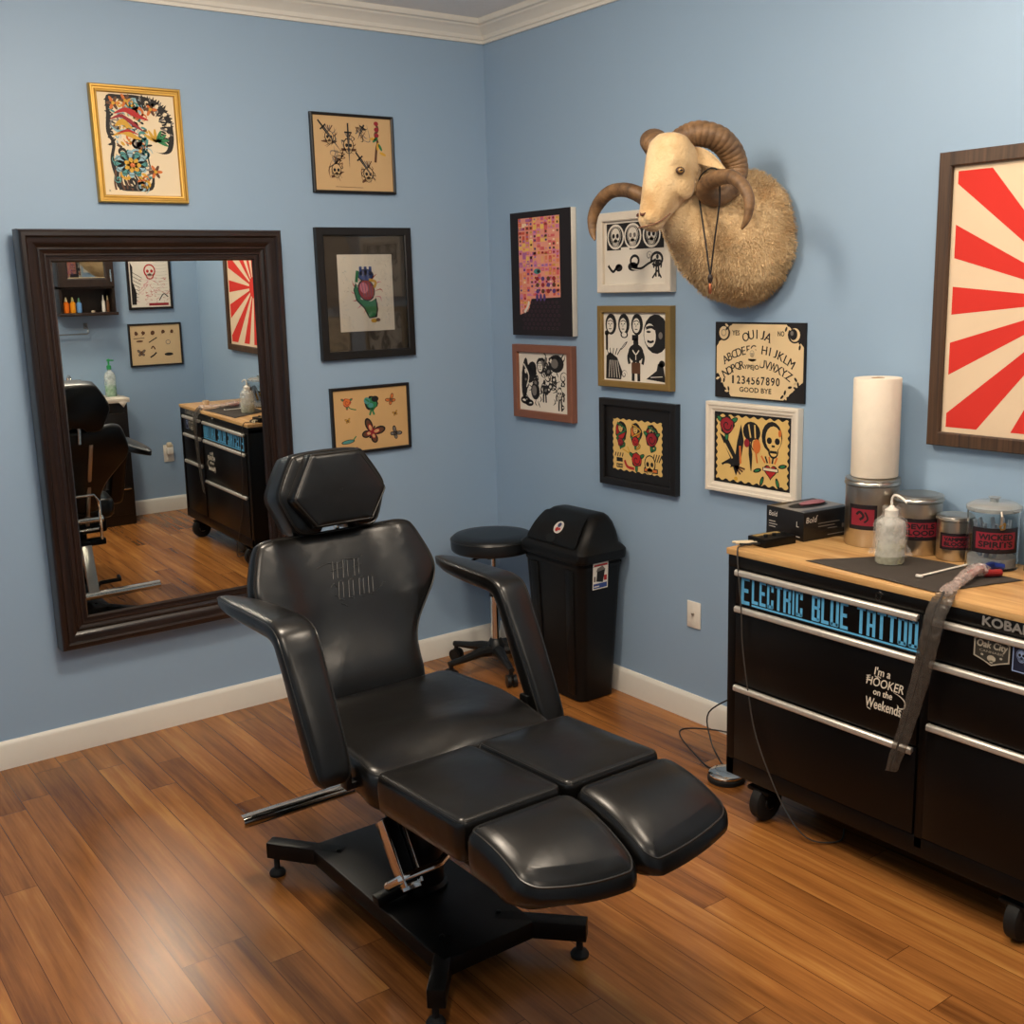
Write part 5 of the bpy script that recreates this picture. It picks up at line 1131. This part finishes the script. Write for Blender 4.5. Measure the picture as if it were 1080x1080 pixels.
def tattoo_machine():
    t = thing('tattoo_machine', 'bagged tattoo machine on dark cloth with plastic cord sleeve hanging down the drawers', 'tattoo machine', (-.24, -2.65, Z+.004))
    z = Z+.006
    b = MB(); b.obox((-.235, -2.668, z+.012), (-.165, -2.672, z+.016), .016, .022, mat('blue_anodised', (46, 66, 150), .3, .5), bev=.004); b.tube([(-.165, -2.672, z+.016), (-.140, -2.69, z+.010)], .009, mat('blue_anodised', (0, 0, 0)), 10)
    b.tube([(-.235, -2.69, z+.008), (-.195, -2.715, z+.008)], .010, mat('red_grip', (150, 36, 34), .4), 10); obj('machine_body', b, t)
    b = MB(); random.seed(8); rings = []
    path = catmull([(-.20, -2.672, z+.012), (-.24, -2.675, z+.018), (-.285, -2.678, z+.018), (-.34, -2.688, z+.012), (-.41, -2.708, z+.010), (-.476, -2.724, z+.008)], 4); rad = [.010, .016, .019, .021, .022, .022, .021, .020, .019, .018, .019, .018, .017, .016, .016, .015, .015, .016, .017, .018, .018]
    for i, p in enumerate(path): rings.append([p+Vector((random.uniform(-.002, .002), 1.2*rad[i]*math.cos(2*PI*j/12)*random.uniform(.85, 1.1), max(-(p.z-Z-.0015), rad[i]*.8*math.sin(2*PI*j/12)*random.uniform(.8, 1.15)))) for j in range(12)])
    b.loft(rings, film_material('bag_over_machine', (226, 206, 196), .42, .12), cap=True); obj('machine_bag', b, t, angle=20)
    b = MB(); b.tube([(-.29, -2.68, z+.014), (-.25, -2.676, z+.016), (-.225, -2.674, z+.015)], .011, mat('red_grip', (150, 36, 34), .4), 10); b.tube([(-.36, -2.695, z+.008), (-.29, -2.68, z+.012)], .007, STEEL, 10); obj('grip', b, t)
    # sleeve
    SL = film_material('grey_cord_sleeve', (84, 77, 70), .5, .18); b = MB(); rows = []
    P = [((-.470, -2.722, z+.006), .030), ((-.492, -2.724, .898), .034), ((-.512, -2.72, .86), .033), ((-.520, -2.712, .80), .031), ((-.522, -2.700, .72), .030), ((-.524, -2.678, .62), .028), ((-.526, -2.655, .52), .026), ((-.527, -2.632, .44), .023), ((-.526, -2.616, .385), .019)]
    C0 = catmull([p for p, r in P], 4); Rw = [r for p, r in P]; random.seed(9)
    for i, p in enumerate(C0):
        w = Rw[min(len(Rw)-1, i//4)]; w2 = Rw[min(len(Rw)-1, i//4+1)]; w = w+(w2-w)*(i % 4)/4; ring = []
        for j in range(14):
            q = 2*PI*j/14; ring.append(p+Vector((.005*math.sin(q)+random.uniform(-.0015, .0015), w*math.cos(q)+random.uniform(-.001, .001), random.uniform(-.003, .003)+w*math.cos(q)*-.22)))
        rows.append(ring)
    b.loft(rows, SL, cap=True); s = obj('cord_sleeve', b, t, angle=25); s['label'] = 'long smoky plastic cord sleeve'
    b = MB(); b.tube([p+Vector((0, .006, 0)) for p in C0], .003, PLASTBLK, 8); obj('clip_cord', b, t)
tattoo_machine()
b = MB(); b.obox((-.365, -2.572, Z+.0065), (-.150, -2.588, Z+.0065), .010, .003, WHITEPL, bev=.001); b.obox((-.372, -2.563, Z+.0075), (-.368, -2.583, Z+.0075), .008, .008, WHITEPL, bev=.002)
tag(obj('needle_packet', b, None, (-.26, -2.58, Z)), 'thin white needle stick lying on the black cloth', 'needle')
b = MB(); b.box((-.095, -2.80, Z), (-.035, -2.722, Z+.03), PLASTBLK, .006); b.box((-.092, -2.797, Z+.03), (-.038, -2.725, Z+.075), mat('safety_yellow', (224, 164, 30), .45), .006); b.box((-.085, -2.79, Z+.075), (-.045, -2.733, Z+.085), PLASTBLK, .004); b.box((-.096, -2.78, Z+.04), (-.0915, -2.74, Z+.06), PLASTBLK, .001)
tag(obj('yellow_black_case', b, None, (-.065, -2.76, Z)), 'yellow and black plastic case at the cut-off edge of the chest top', 'case')
b = MB(); b.lathe([(.001, 0), (.018, 0), (.022, .03), (.0205, .03), (.017, .003), (.001, .003)], (-.36, -2.915, Z), mat('beige_cup', (222, 200, 172), .5), 24)
tag(obj('small_cup', b, None, (-.36, -2.915, Z)), 'small pale cup at the far end of the chest top, seen in the mirror', 'cup')

# ------------------------------------------------------------------ mounted ram
def wool_material():
    m = bpy.data.materials.new('cream_wool'); m.use_nodes = True; nt = m.node_tree; b = nt.nodes['Principled BSDF']; N = nt.nodes; L = nt.links
    tc = N.new('ShaderNodeTexCoord'); n1 = N.new('ShaderNodeTexNoise'); n1.inputs['Scale'].default_value = 9; n1.inputs['Detail'].default_value = 6
    n2 = N.new('ShaderNodeTexNoise'); n2.inputs['Scale'].default_value = 120; n2.inputs['Detail'].default_value = 4
    L.new(tc.outputs['Object'], n1.inputs['Vector']); L.new(tc.outputs['Object'], n2.inputs['Vector'])
    r = N.new('ShaderNodeValToRGB'); r.color_ramp.elements[0].position = .3; r.color_ramp.elements[0].color = (*lin((184, 148, 102)), 1); r.color_ramp.elements[1].position = .62; r.color_ramp.elements[1].color = (*lin((224, 196, 152)), 1)
    L.new(n1.outputs['Fac'], r.inputs['Fac']); L.new(r.outputs['Color'], b.inputs['Base Color']); b.inputs['Roughness'].default_value = .95; b.inputs['Specular IOR Level'].default_value = .15
    bp = N.new('ShaderNodeBump'); bp.inputs['Strength'].default_value = .7; bp.inputs['Distance'].default_value = .006; L.new(n2.outputs['Fac'], bp.inputs['Height']); L.new(bp.outputs['Normal'], b.inputs['Normal'])
    b.inputs['Sheen Weight'].default_value = .25
    return m
def horn_material():
    m = wood('ridged_horn', (74, 52, 34), (142, 108, 72), 'X', 1, .55, 26); return m
def ram():
    CY = -1.55
    t = thing('mounted_ram', 'taxidermy cream ram head with curled brown horns, mounted on the blue wall', 'taxidermy ram', (-.001, CY-.03, 1.66))
    def ringy(D, cy, cz, hw, hh, tilt, n=36, sq=1.0):
        # oval ring; its plane is turned by tilt (0 = parallel to the wall, 90 = horizontal), D = distance from wall
        out = []
        for j in range(n):
            q = 2*PI*j/n; a, u = math.cos(q)*hw, math.sin(q)*hh
            out.append(Vector((-(D-u*math.sin(tilt)), cy+a, cz+u*math.cos(tilt))))
        return out
    W = wool_material()
    b = MB()
    b.loft([ringy(.004, -1.595, 1.885, .195, .205, 0), ringy(.02, -1.595, 1.885, .222, .225, 0), ringy(.06, -1.595, 1.888, .228, .228, .05), ringy(.11, -1.59, 1.90, .215, .212, .15), ringy(.165, -1.58, 1.93, .185, .190, .3),
            ringy(.215, -1.57, 1.968, .150, .165, .45), ringy(.255, -1.56, 2.005, .120, .148, .6), ringy(.29, -1.552, 2.05, .100, .130, .75), ringy(.32, -1.55, 2.095, .085, .105, .9), ringy(.345, -1.55, 2.13, .06, .06, 1.0)], W)
    TA = math.radians(-22); TP = Vector((-.37, CY, 0))
    def turn(p):
        q = Vector(p)-TP; k = max(0, min(1, 1-(Vector(p).z-2.15)/.12)) if Vector(p).z > 2.15 else 1
        a = TA*k; return TP+Vector((q.x*math.cos(a)-q.y*math.sin(a), q.x*math.sin(a)+q.y*math.cos(a), q.z))+Vector((-.008, -.056, 0))
    def hr(D, z, hw, hu, hl, pitch, n=32):
        # head ring: wider on top (hw), upper height hu, lower height hl
        r = []
        for j in range(n):
            q = 2*PI*j/n; cu, su = math.cos(q), math.sin(q); u = su*(hu if su > 0 else hl); a = cu*hw*(1 if su > -.2 else 1-.35*(-su-.2)/.8)
            r.append(turn(Vector((-(D+u*math.sin(pitch)), CY+a, z+u*math.cos(pitch)))))
        return r
    p = math.radians(76)
    b.loft([hr(.372, 2.214, .035, .03, .04, p), hr(.376, 2.204, .062, .052, .07, p), hr(.383, 2.175, .077, .074, .10, p), hr(.388, 2.13, .079, .081, .110, p), hr(.398, 2.08, .070, .079, .105, p), hr(.413, 2.035, .058, .071, .087, p), hr(.432, 1.99, .050, .058, .066, p), hr(.447, 1.957, .047, .049, .052, p), hr(.455, 1.932, .042, .042, .042, p), hr(.457, 1.915, .030, .030, .028, p), hr(.457, 1.908, .012, .012, .012, p)], W)
    for s in (-1, 1): b.sphere(turn((-.395, CY+s*.066, 2.128)), .024, W, (1.1, .6, .75)); b.sphere(turn((-.352, CY+s*.042, 2.055)), .040, W, (1.1, .5, 1.25)); b.sphere(turn((-.468, CY+s*.030, 1.952)), .022, W, (1, .9, 1))
    bmesh.ops.recalc_face_normals(b.bm, faces=b.bm.faces)
    tmp = bpy.data.meshes.new('tmp'); b.bm.to_mesh(tmp); b.bm.free(); to = bpy.data.objects.new('tmp', tmp); COL.objects.link(to)
    md = to.modifiers.new('r', 'REMESH'); md.mode = 'VOXEL'; md.voxel_size = .0055; sm = to.modifiers.new('s', 'SMOOTH'); sm.iterations = 4; sm.factor = .5
    bpy.context.view_layer.update(); me = bpy.data.meshes.new_from_object(to.evaluated_get(bpy.context.evaluated_depsgraph_get())); bpy.data.objects.remove(to)
    b = MB(); b.bm.from_mesh(me); bpy.data.meshes.remove(me); b.mats = [W]
    b.bm.normal_update()
    for v in b.bm.verts:
        D = -v.co.x; k = max(0, min(1, (.34-D)/.10)); k2 = .12+.88*k
        nz = noise.noise(v.co*38)*.6+noise.noise(v.co*85)*.5; big = noise.noise(v.co*14)
        if D > .006: v.co += v.normal*(nz*.006*k2+big*.008*k)
        if D < .004: v.co.x = min(v.co.x, -.0015)
        v.co.x = min(v.co.x, -.0012)
    random.seed(12); b.bm.faces.ensure_lookup_table(); fl = MB(); k = fl.mi(W); F_ = [f for f in b.bm.faces if -f.calc_center_median().x < .345]
    for i in range(42000):
        f = random.choice(F_); c = f.calc_center_median(); D = -c.x
        if D < .006: continue
        n = f.normal; L = .011*max(.25, min(1, (.345-D)/.12))*random.uniform(.6, 1.2)
        c = c+Vector((random.uniform(-.003, .003), random.uniform(-.003, .003), random.uniform(-.003, .003)))
        d = (n+Vector((random.uniform(-.6, .6)+.25, random.uniform(-.6, .6), random.uniform(-.6, .6)-.75))).normalized(); sd = d.cross(n)
        if sd.length < 1e-3: continue
        sd.normalize(); w = random.uniform(.0006, .0012); m_ = c+n*L*.42+d*L*.3; e_ = c+n*L*.42+d*L*.9
        if e_.x > -.001: continue
        v = [fl.bm.verts.new(q) for q in (c-sd*w, c+sd*w, m_+sd*w*.8, m_-sd*w*.8, e_)]
        for q in ((0, 1, 2, 3), (3, 2, 4)): fl.bm.faces.new([v[j] for j in q])
    body = obj('ram_bust', b, t, angle=180)
    o = obj('wool_fleece', fl, t, angle=180, recalc=False); o['kind'] = 'stuff'
    # eyes, nostrils, mouth
    for s in (-1, 1):
        b = MB(); c = turn((-.384, CY+s*.0765, 2.094)); b.sphere(c, .0165, mat('eye_rim', (70, 48, 34), .5), (1.15, .5, .75)); obj('eyelid', b, t)
        b = MB(); c += Vector((-.003, s*.0045, .0)); b.sphere(c, .0115, mat('amber_eye', (160, 120, 62), .1, coat=1.), (1.0, .6, .75)); b.sphere(c+Vector((-.001, s*.0040, 0)), .006, mat('pupil', (14, 10, 8), .1), (1.3, .6, .6)); obj('eye', b, t)
        b = MB(); b.tube(catmull([turn(q) for q in [(-.496, CY+s*.010, 1.968), (-.495, CY+s*.017, 1.962), (-.492, CY+s*.025, 1.962), (-.486, CY+s*.031, 1.967)]], 4), [.0012, .002, .003, .0042, .005, .005, .0048, .0045, .004, .0035, .003, .002, .0012], mat('nostril', (96, 58, 44), .6), 8); obj('nostril', b, t)
    b = MB(); b.tube(catmull([turn(q) for q in [(-.405, CY-.046, 1.962), (-.43, CY-.047, 1.945), (-.455, CY-.046, 1.932), (-.478, CY-.036, 1.925), (-.492, CY-.016, 1.922), (-.495, CY, 1.921), (-.492, CY+.016, 1.922), (-.478, CY+.036, 1.925), (-.455, CY+.046, 1.932), (-.43, CY+.047, 1.945), (-.405, CY+.046, 1.962)]], 5), .0024, mat('mouth_line', (110, 74, 54), .7), 8); obj('mouth', b, t)
    # ears
    for s in (-1, 1):
        b = MB(); rows = []
        A = catmull([(-.352, CY+s*.070, 2.142), (-.335, CY+s*.112, 2.146), (-.308, CY+s*.152, 2.128), (-.285, CY+s*.186, 2.100)], 4); wd = [.012, .017, .021, .024, .026, .027, .0265, .025, .022, .018, .013, .007, .002]
        for i, q in enumerate(A):
            w = wd[min(i, 12)]; rows.append([q+Vector((.35*w*(1-abs(k))-w*.25*k, 0, w*k)) for k in (-1, -.6, -.2, .2, .6, 1)]+[q+Vector((.006+.5*w*(1-abs(k))-w*.25*k, 0, w*k)) for k in (1, .6, .2, -.2, -.6, -1)])
        b.loft(rows, W); obj('ear', b, t, angle=60)
    # horns: ridged spiral, down behind the ear, forward, then out to a hooked tip
    HM = horn_material()
    P = [(.365, .026, 2.165), (.36, .038, 2.188), (.35, .071, 2.205), (.32, .105, 2.215), (.27, .138, 2.200), (.225, .153, 2.163), (.20, .157, 2.113), (.21, .156, 2.062), (.24, .148, 2.028), (.28, .138, 2.013), (.32, .140, 2.027), (.345, .172, 2.050), (.355, .225, 2.064), (.36, .29, 2.06), (.365, .342, 2.028), (.37, .372, 1.982), (.375, .369, 1.931), (.38, .351, 1.898)]
    Rr_ = [.030, .040, .046, .049, .050, .049, .048, .046, .043, .039, .035, .032, .029, .027, .025, .021, .015, .004]
    for s in (-1, 1):
        C0 = catmull([(-d, CY+s*v, z) for d, v, z in P], 24); rr = []
        for i in range(len(C0)):
            f = i/24; a = min(len(Rr_)-2, int(f)); r = Rr_[a]+(Rr_[a+1]-Rr_[a])*(f-a); ridge = .085*abs(math.sin(i*.42))**.6*max(.3, 1-f/15)
            rr.append(r*(.92+ridge)+.0006*noise.noise(C0[i]*60))
        b = MB(); b.tube(C0, rr, HM, 20, flat=.86); h = obj('horn', b, t, angle=60)
ram()
def necklace():
    t = thing('hanging_necklace', 'black cord necklace with small copper pendant hanging from the ram horn', 'necklace', (-.30, -1.745, 1.76))
    b = MB(); y0, y1 = -1.712, -1.765; x = -.235
    CB = mat('black_cord', (20, 17, 16), .6)
    L0 = catmull([(-.318, -1.655, 2.03), (-.318, -1.664, 1.98), (-.318, -1.690, 1.86), (-.318, -1.708, 1.765)], 6); L1 = catmull([(-.322, -1.752, 2.045), (-.322, -1.752, 1.99), (-.320, -1.728, 1.86), (-.318, -1.712, 1.765)], 6)
    b.tube(L0, .0028, CB, 8); b.tube(L1, .0028, CB, 8)
    b.tube(catmull([(-.318, -1.655, 2.03), (-.322, -1.662, 2.072), (-.330, -1.70, 2.095), (-.335, -1.74, 2.098), (-.330, -1.756, 2.08), (-.322, -1.752, 2.045)], 5), .0028, CB, 8)
    obj('cord_loop', b, t)
    b = MB(); b.lathe([(.002, .045), (.007, .04), (.009, .03), (.007, .018), (.004, .012)], (-.318, -1.710, 1.722), mat('dark_bead', (40, 28, 22), .4), 14); obj('bead', b, t)
    b = MB(); b.lathe([(.003, .014), (.006, .006), (.0065, -.012), (.005, -.02), (.002, -.022)], (-.318, -1.710, 1.722), mat('copper_pendant', (158, 92, 62), .35, .8), 14); obj('pendant', b, t)
necklace()

# ------------------------------------------------------------------ things on and by the facing wall (seen in the mirror)
def d_skull(c, W, H):
    random.seed(6)
    c.skull(.48*W, .56*H, .16*W, RED, WHITEP, 1); c.skull(.48*W, .56*H, .145*W, RED, WHITEP, 4)
    for k in range(60):
        x, y = random.uniform(.06, .8), random.uniform(.06, .42); c.stroke([(x*W, y*H), ((x+random.uniform(-.08, .08))*W, (y+random.uniform(-.03, .04))*H), ((x+random.uniform(-.12, .12))*W, (y+.03)*H)], .010*W, RED if k % 4 else PINK, 1, taper=True)
    for k in range(16):
        y = .95-.05*k; c.stroke([(.04*W, y*H), (.25*W, (y-.012)*H), (.42*W, (y+.01)*H)], .004*W, GREY, 1)
    c.poly([(.86*W, .04*H), (.97*W, .04*H), (.96*W, .7*H), (.9*W, .62*H), (.92*W, .4*H), (.84*W, .22*H)], INK, 2); c.rect(.05*W, .02*H, .55*W, .06*H, CRIM, 2)
    for k in range(8): c.stroke([((.82-.02*k)*W, (.1+.05*k)*H), (.92*W, (.12+.06*k)*H)], .012*W, INK, 2, smooth=False)
    c.stroke([(.05*W, .15*H), (.16*W, .2*H), (.28*W, .1*H)], .025*W, INK, 2)
framed('black framed red skull print on the facing wall, seen in the mirror', 'B', .199, 1.495, .516, 1.98, .016, .022, BLKF, WHITEP, d_skull)
def d_sheet(c, W, H):
    for x, y in ((.16, .82), (.34, .82), (.74, .8), (.88, .8)): c.ell(x*W, y*H, .035*W, .05*H, BROWNI, 1, wob=.2); c.stroke([(x*W, y*H), ((x+.05)*W, (y-.09)*H)], .02*W, BROWNI, 1, taper=True); c.stroke([(x*W, y*H), ((x-.06)*W, (y-.06)*H)], .015*W, INK, 1, taper=True)
    c.ell(.55*W, .8*H, .04*W, .06*H, BROWNI, 1, .5); c.stroke([(.47*W, .68*H), (.64*W, .56*H)], .02*W, INK, 1, smooth=False); c.ring(.25*W, .55*H, .05*W, .06*H, .012*W, GREY, 1); c.stroke([(.52*W, .38*H), (.56*W, .46*H), (.6*W, .4*H)], .025*W, BROWNI, 1)
    c.ell(.25*W, .24*H, .09*W, .04*H, INK, 1); c.stroke([(.5*W, .3*H), (.55*W, .24*H), (.63*W, .18*H)], .03*W, INK, 1); c.butterfly(.8*W, .3*H, .08*W, GREY, BROWNI, 1); c.ell(.82*W, .6*H, .07*W, .025*H, BROWNI, 1); c.stroke([(.72*W, .68*H), (.94*W, .67*H)], .012*W, INK, 1)
framed('small black framed tan sheet of brown sketches on the facing wall, seen in the mirror', 'B', .152, 1.088, .538, 1.395, .012, .02, BLKF, mat('pale_tan_paper', (210, 182, 140), .7, var=.05, nscale=8), d_sheet)

def wall_cabinet():
    x0, x1, z0, z1 = -1.02, -.648, 1.478, 2.06; yb, yf = -RD+.001, -RD+.145
    DC = wood('espresso_cabinet', (26, 18, 14), (48, 34, 27), 'Z', 1, .45, 40)
    t = thing('wall_cabinet', 'dark wooden wall cabinet with open shelf, seen in the mirror', 'cabinet', ((x0+x1)/2, yb, z0))
    b = MB(); b.box((x0, yb, z0), (x0+.018, yf, z1), DC, .001); b.box((x1-.018, yb, z0), (x1, yf, z1), DC, .001); b.box((x0, yb, z0), (x1, yb+.008, z1), DC); b.box((x0-.01, yb, z0-.006), (x1+.012, yf+.012, z0+.014), DC, .002); b.box((x0, yb, z1-.018), (x1, yf, z1), DC, .001); b.box((x0, yb, 1.652), (x1, yf, 1.670), DC, .001); obj('carcass', b, t)
    b = MB(); b.loft([[Vector((x0+.004+i, yf+d, 1.668+i)), Vector((x1-.004-i, yf+d, 1.668+i)), Vector((x1-.004-i, yf+d, z1-.004-i)), Vector((x0+.004+i, yf+d, z1-.004-i))] for i, d in ((0, .001), (0, .02), (.05, .02), (.06, .012), (.06, .004))], DC, cap=False); d = obj('cabinet_door', b, t, angle=20)
    b = MB(); b.box((x0+.064, yf+.002, 1.728), (x1-.064, yf+.0045, z1-.064), mat('silvered_pane', (226, 230, 228), .02, 1., var=0)); obj('mirror_pane', b, d)
    b = MB(); b.box((x0+.058, yf+.005, 1.722), (x1-.058, yf+.0125, 1.730), mat('pale_beading', (200, 178, 136), .5)); obj('beading', b, d)
    b = MB(); b.tube([(x1-.03, yf+.021, 1.70), (x1-.03, yf+.034, 1.70), (x1-.03, yf+.034, 1.78), (x1-.03, yf+.021, 1.78)], .005, CHROME, 8); obj('handle', b, d)
wall_cabinet()
ZS = 1.4925
def little_bottle(x, y, r, h, body, cap, label, group, cap_h=.35):
    t = thing('ink_bottle', label, 'bottle', (x, y, ZS), group)
    b = MB(); b.lathe([(r*.9, 0), (r, .004), (r, h*.62), (r*.45, h*.72), (r*.4, h*.74)], (x, y, ZS), body, 18); obj('bottle_body', b, t, angle=40)
    b = MB(); b.lathe([(r*.5, h*.73), (r*.5, h*.80), (r*.2, h), (.001, h)], (x, y, ZS), cap, 14); obj('cap', b, t)
yb = -RD+.085
little_bottle(-.965, yb, .019, .105, mat('orange_bottle', (240, 120, 30), .3), mat('cap_cream', (240, 220, 170), .4), 'orange ink bottle with pale nozzle in the wall cabinet, outermost by the end panel', 'ink bottles in the cabinet')
little_bottle(-.922, yb, .019, .105, mat('amber_bottle', (246, 160, 34), .3), mat('cap_yellow', (226, 214, 140), .4), 'amber yellow ink bottle in the wall cabinet, between orange and blue bottles', 'ink bottles in the cabinet')
little_bottle(-.880, yb, .018, .100, mat('blue_white_bottle', (110, 160, 214), .3), mat('cap_green', (110, 170, 130), .4), 'blue and white ink bottle with green nozzle in the wall cabinet', 'ink bottles in the cabinet')
little_bottle(-.715, yb, .012, .115, WHITEPL, WHITEPL, 'slim white bottle at the open end of the cabinet shelf', 'ink bottles in the cabinet')
little_bottle(-.685, yb, .011, .11, mat('brown_bottle', (110, 70, 44), .3), mat('cap_cream', (0, 0, 0)), 'slim brown bottle beside the white one on the cabinet shelf', 'ink bottles in the cabinet')
b = MB(); b.lathe([(.001, 0), (.012, 0), (.014, .012), (.001, .014)], (-.80, yb+.04, ZS), mat('pale_lid', (190, 176, 150), .4), 16); tag(obj('ink_pot', b, None, (-.80, yb+.04, ZS)), 'tiny pale pot on the open cabinet shelf', 'pot')
t = thing('wall_rail', 'thin grey towel rail on the wall under the dark cabinet', 'towel rail', (-.92, -RD+.001, 1.36))
b = MB(); GW = mat('grey_rail', (126, 134, 140), .35, .4); b.tube(catmull([(-.828, -RD+.006, 1.395), (-.828, -RD+.045, 1.385), (-.828, -RD+.06, 1.352), (-.84, -RD+.062, 1.344)], 3)+[Vector((-1.05, -RD+.062, 1.344)), Vector((-1.08, -RD+.006, 1.344))], .005, GW, 8); obj('bar', b, t)
b = MB(); b.box((-.842, -RD+.0008, 1.375), (-.814, -RD+.007, 1.415), GW, .002); obj('mount', b, t)

def vanity():
    x0, x1, yb, yf, zt = -1.10, -.664, -RD+.017, -3.612, .905
    VB = wood('black_stained_vanity', (14, 11, 10), (28, 22, 19), 'Z', 1, .4, 40)
    t = thing('vanity_unit', 'dark sink vanity with pale countertop, seen in the mirror behind the chair', 'vanity', ((x0+x1)/2, yf, 0))
    b = MB(); b.box((x0, yb, .001), (x1, yf, zt-.028), VB, .004); obj('vanity_body', b, t)
    for a, c in ((x0+.02, -.888), (-.876, x1-.02)):
        b = MB(); b.box((a, yf, .08), (c, yf+.016, zt-.10), VB, .003); d = obj('door', b, t)
    b = MB(); hx = -.745; b.tube([(hx-.055, yf+.016, .27), (hx-.055, yf+.045, .27), (hx+.045, yf+.045, .27), (hx+.045, yf+.016, .27)], .006, CHROME, 8); obj('handle', b, d)
    b = MB(); b.box((x0-.01, yb, zt-.028), (x1+.012, yf+.03, zt), mat('pale_stone_top', (206, 196, 180), .3, var=.08, nscale=30), .004); obj('countertop', b, t)
    b = MB(); fx = -1.0; fy = -RD+.075; b.lathe([(.022, 0), (.022, .006), (.012, .012), (.011, .06)], (fx, fy, zt), CHROME, 18); b.tube(catmull([(fx, fy, zt+.05), (fx, fy, zt+.12), (fx, fy+.03, zt+.16), (fx, fy+.075, zt+.14), (fx, fy+.085, zt+.10)], 5), .010, CHROME, 12); b.tube([(fx+.03, fy, zt+.045), (fx+.10, fy+.01, zt+.05)], .006, CHROME, 8); b.lathe([(.014, 0), (.012, .045)], (fx+.03, fy, zt), CHROME, 14); obj('faucet', b, t)
vanity()
def green_bottle():
    x, y, z = -.725, -RD+.115, .9055
    t = thing('soap_bottle', 'clear pump bottle with green soap on the vanity corner', 'bottle', (x, y, z))
    b = MB(); b.lathe([(.036, 0), (.039, .004), (.039, .14), (.030, .165), (.014, .18), (.014, .195)], (x, y, z), film_material('clear_bottle_plastic', (220, 226, 222), .45, .2), 26); obj('bottle_body', b, t, angle=40)
    b = MB(); b.lathe([(.001, .003), (.0365, .003), (.0365, .075), (.001, .075)], (x, y, z), mat('green_liquid_soap', (70, 176, 104), .25), 24); obj('liquid_soap', b, t)
    b = MB(); PG = mat('green_pump', (44, 150, 84), .4); b.lathe([(.016, .19), (.016, .215), (.006, .22), (.006, .245), (.012, .247), (.010, .262), (.001, .264)], (x, y, z), PG, 16); b.tube([(x, y, z+.254), (x+.035, y, z+.25)], .005, PG, 8); obj('pump', b, t)
green_bottle()
b = MB(); k = b.mi(WHITEP)
A = [Vector(p) for p in ((-.80, -3.70, .9065), (-.652, -3.74, .9065), (-.652, -3.585, .9065), (-.75, -3.585, .9065), (-.70, -3.578, .845))]
vs = [b.bm.verts.new(p) for p in A]
for f in ((0, 1, 2, 3), (3, 2, 4)): g = b.bm.faces.new([vs[i] for i in f]); g.material_index = k
o = obj('paper_towel', b, None, (-.72, -3.65, .905), recalc=False); sm = o.modifiers.new('thickness', 'SOLIDIFY'); sm.thickness = .001; sm.offset = 1
tag(o, 'white paper towel draped over the vanity corner under the soap bottle', 'paper towel')

# ------------------------------------------------------------------ light
def lamp(name, loc, power, radius=.14, col=(1, .84, .66)):
    l = bpy.data.lights.new(name, 'POINT'); l.shadow_soft_size = radius; l.energy = power; l.color = col
    o = bpy.data.objects.new(name, l); COL.objects.link(o); o.location = loc; return o
def down(name, loc, power, size=.34, col=(1, .85, .68)):
    l = bpy.data.lights.new(name, 'AREA'); l.shape = 'DISK'; l.size = size; l.energy = power; l.color = col
    o = bpy.data.objects.new(name, l); COL.objects.link(o); o.location = loc; return o
lamp('ceiling_light', (-1.85, -1.70, 2.66), 42, .17); down('ceiling_downlight', (-1.85, -1.70, 2.87), 15)
lamp('ceiling_light.001', (-1.0, -3.0, 2.78), 25, .12); down('ceiling_downlight.001', (-1.0, -3.0, 2.87), 10)
lamp('ceiling_light.002', (-2.6, -3.3, 2.72), 20, .17); down('ceiling_downlight.002', (-2.6, -3.3, 2.87), 11)
down('hall_fill_light', (-1.6, -4.9, 2.88), 12)  # unseen fill lamp, added to brighten the dark hall side of the sink wall
w = bpy.data.worlds.new('room_ambient'); scene.world = w; w.use_nodes = True
bg = w.node_tree.nodes['Background']; bg.inputs['Color'].default_value = (.8, .85, 1, 1); bg.inputs['Strength'].default_value = .0

# ------------------------------------------------------------------ camera
CAM_F = 1169.201
CAM_M = [[0.805384, 0.140779, -0.575794, -3.069123], [-0.592113, 0.145892, -0.792539, -4.343748], [-0.027569, 0.979233, 0.200856, 1.748936], [0.0, 0.0, 0.0, 1.0]]
cam = bpy.data.cameras.new('camera'); co = bpy.data.objects.new('camera', cam); COL.objects.link(co); scene.camera = co
cam.sensor_fit = 'HORIZONTAL'; cam.sensor_width = 36; cam.lens = 36*CAM_F/1080; cam.clip_start = .02
co.matrix_world = Matrix(CAM_M)
vs_ = scene.view_settings; scene.display_settings.display_device = 'sRGB'
vs_.view_transform = 'Standard'; vs_.look = 'None'; vs_.gamma = 1; vs_.use_curve_mapping = False; vs_.exposure = 0.14
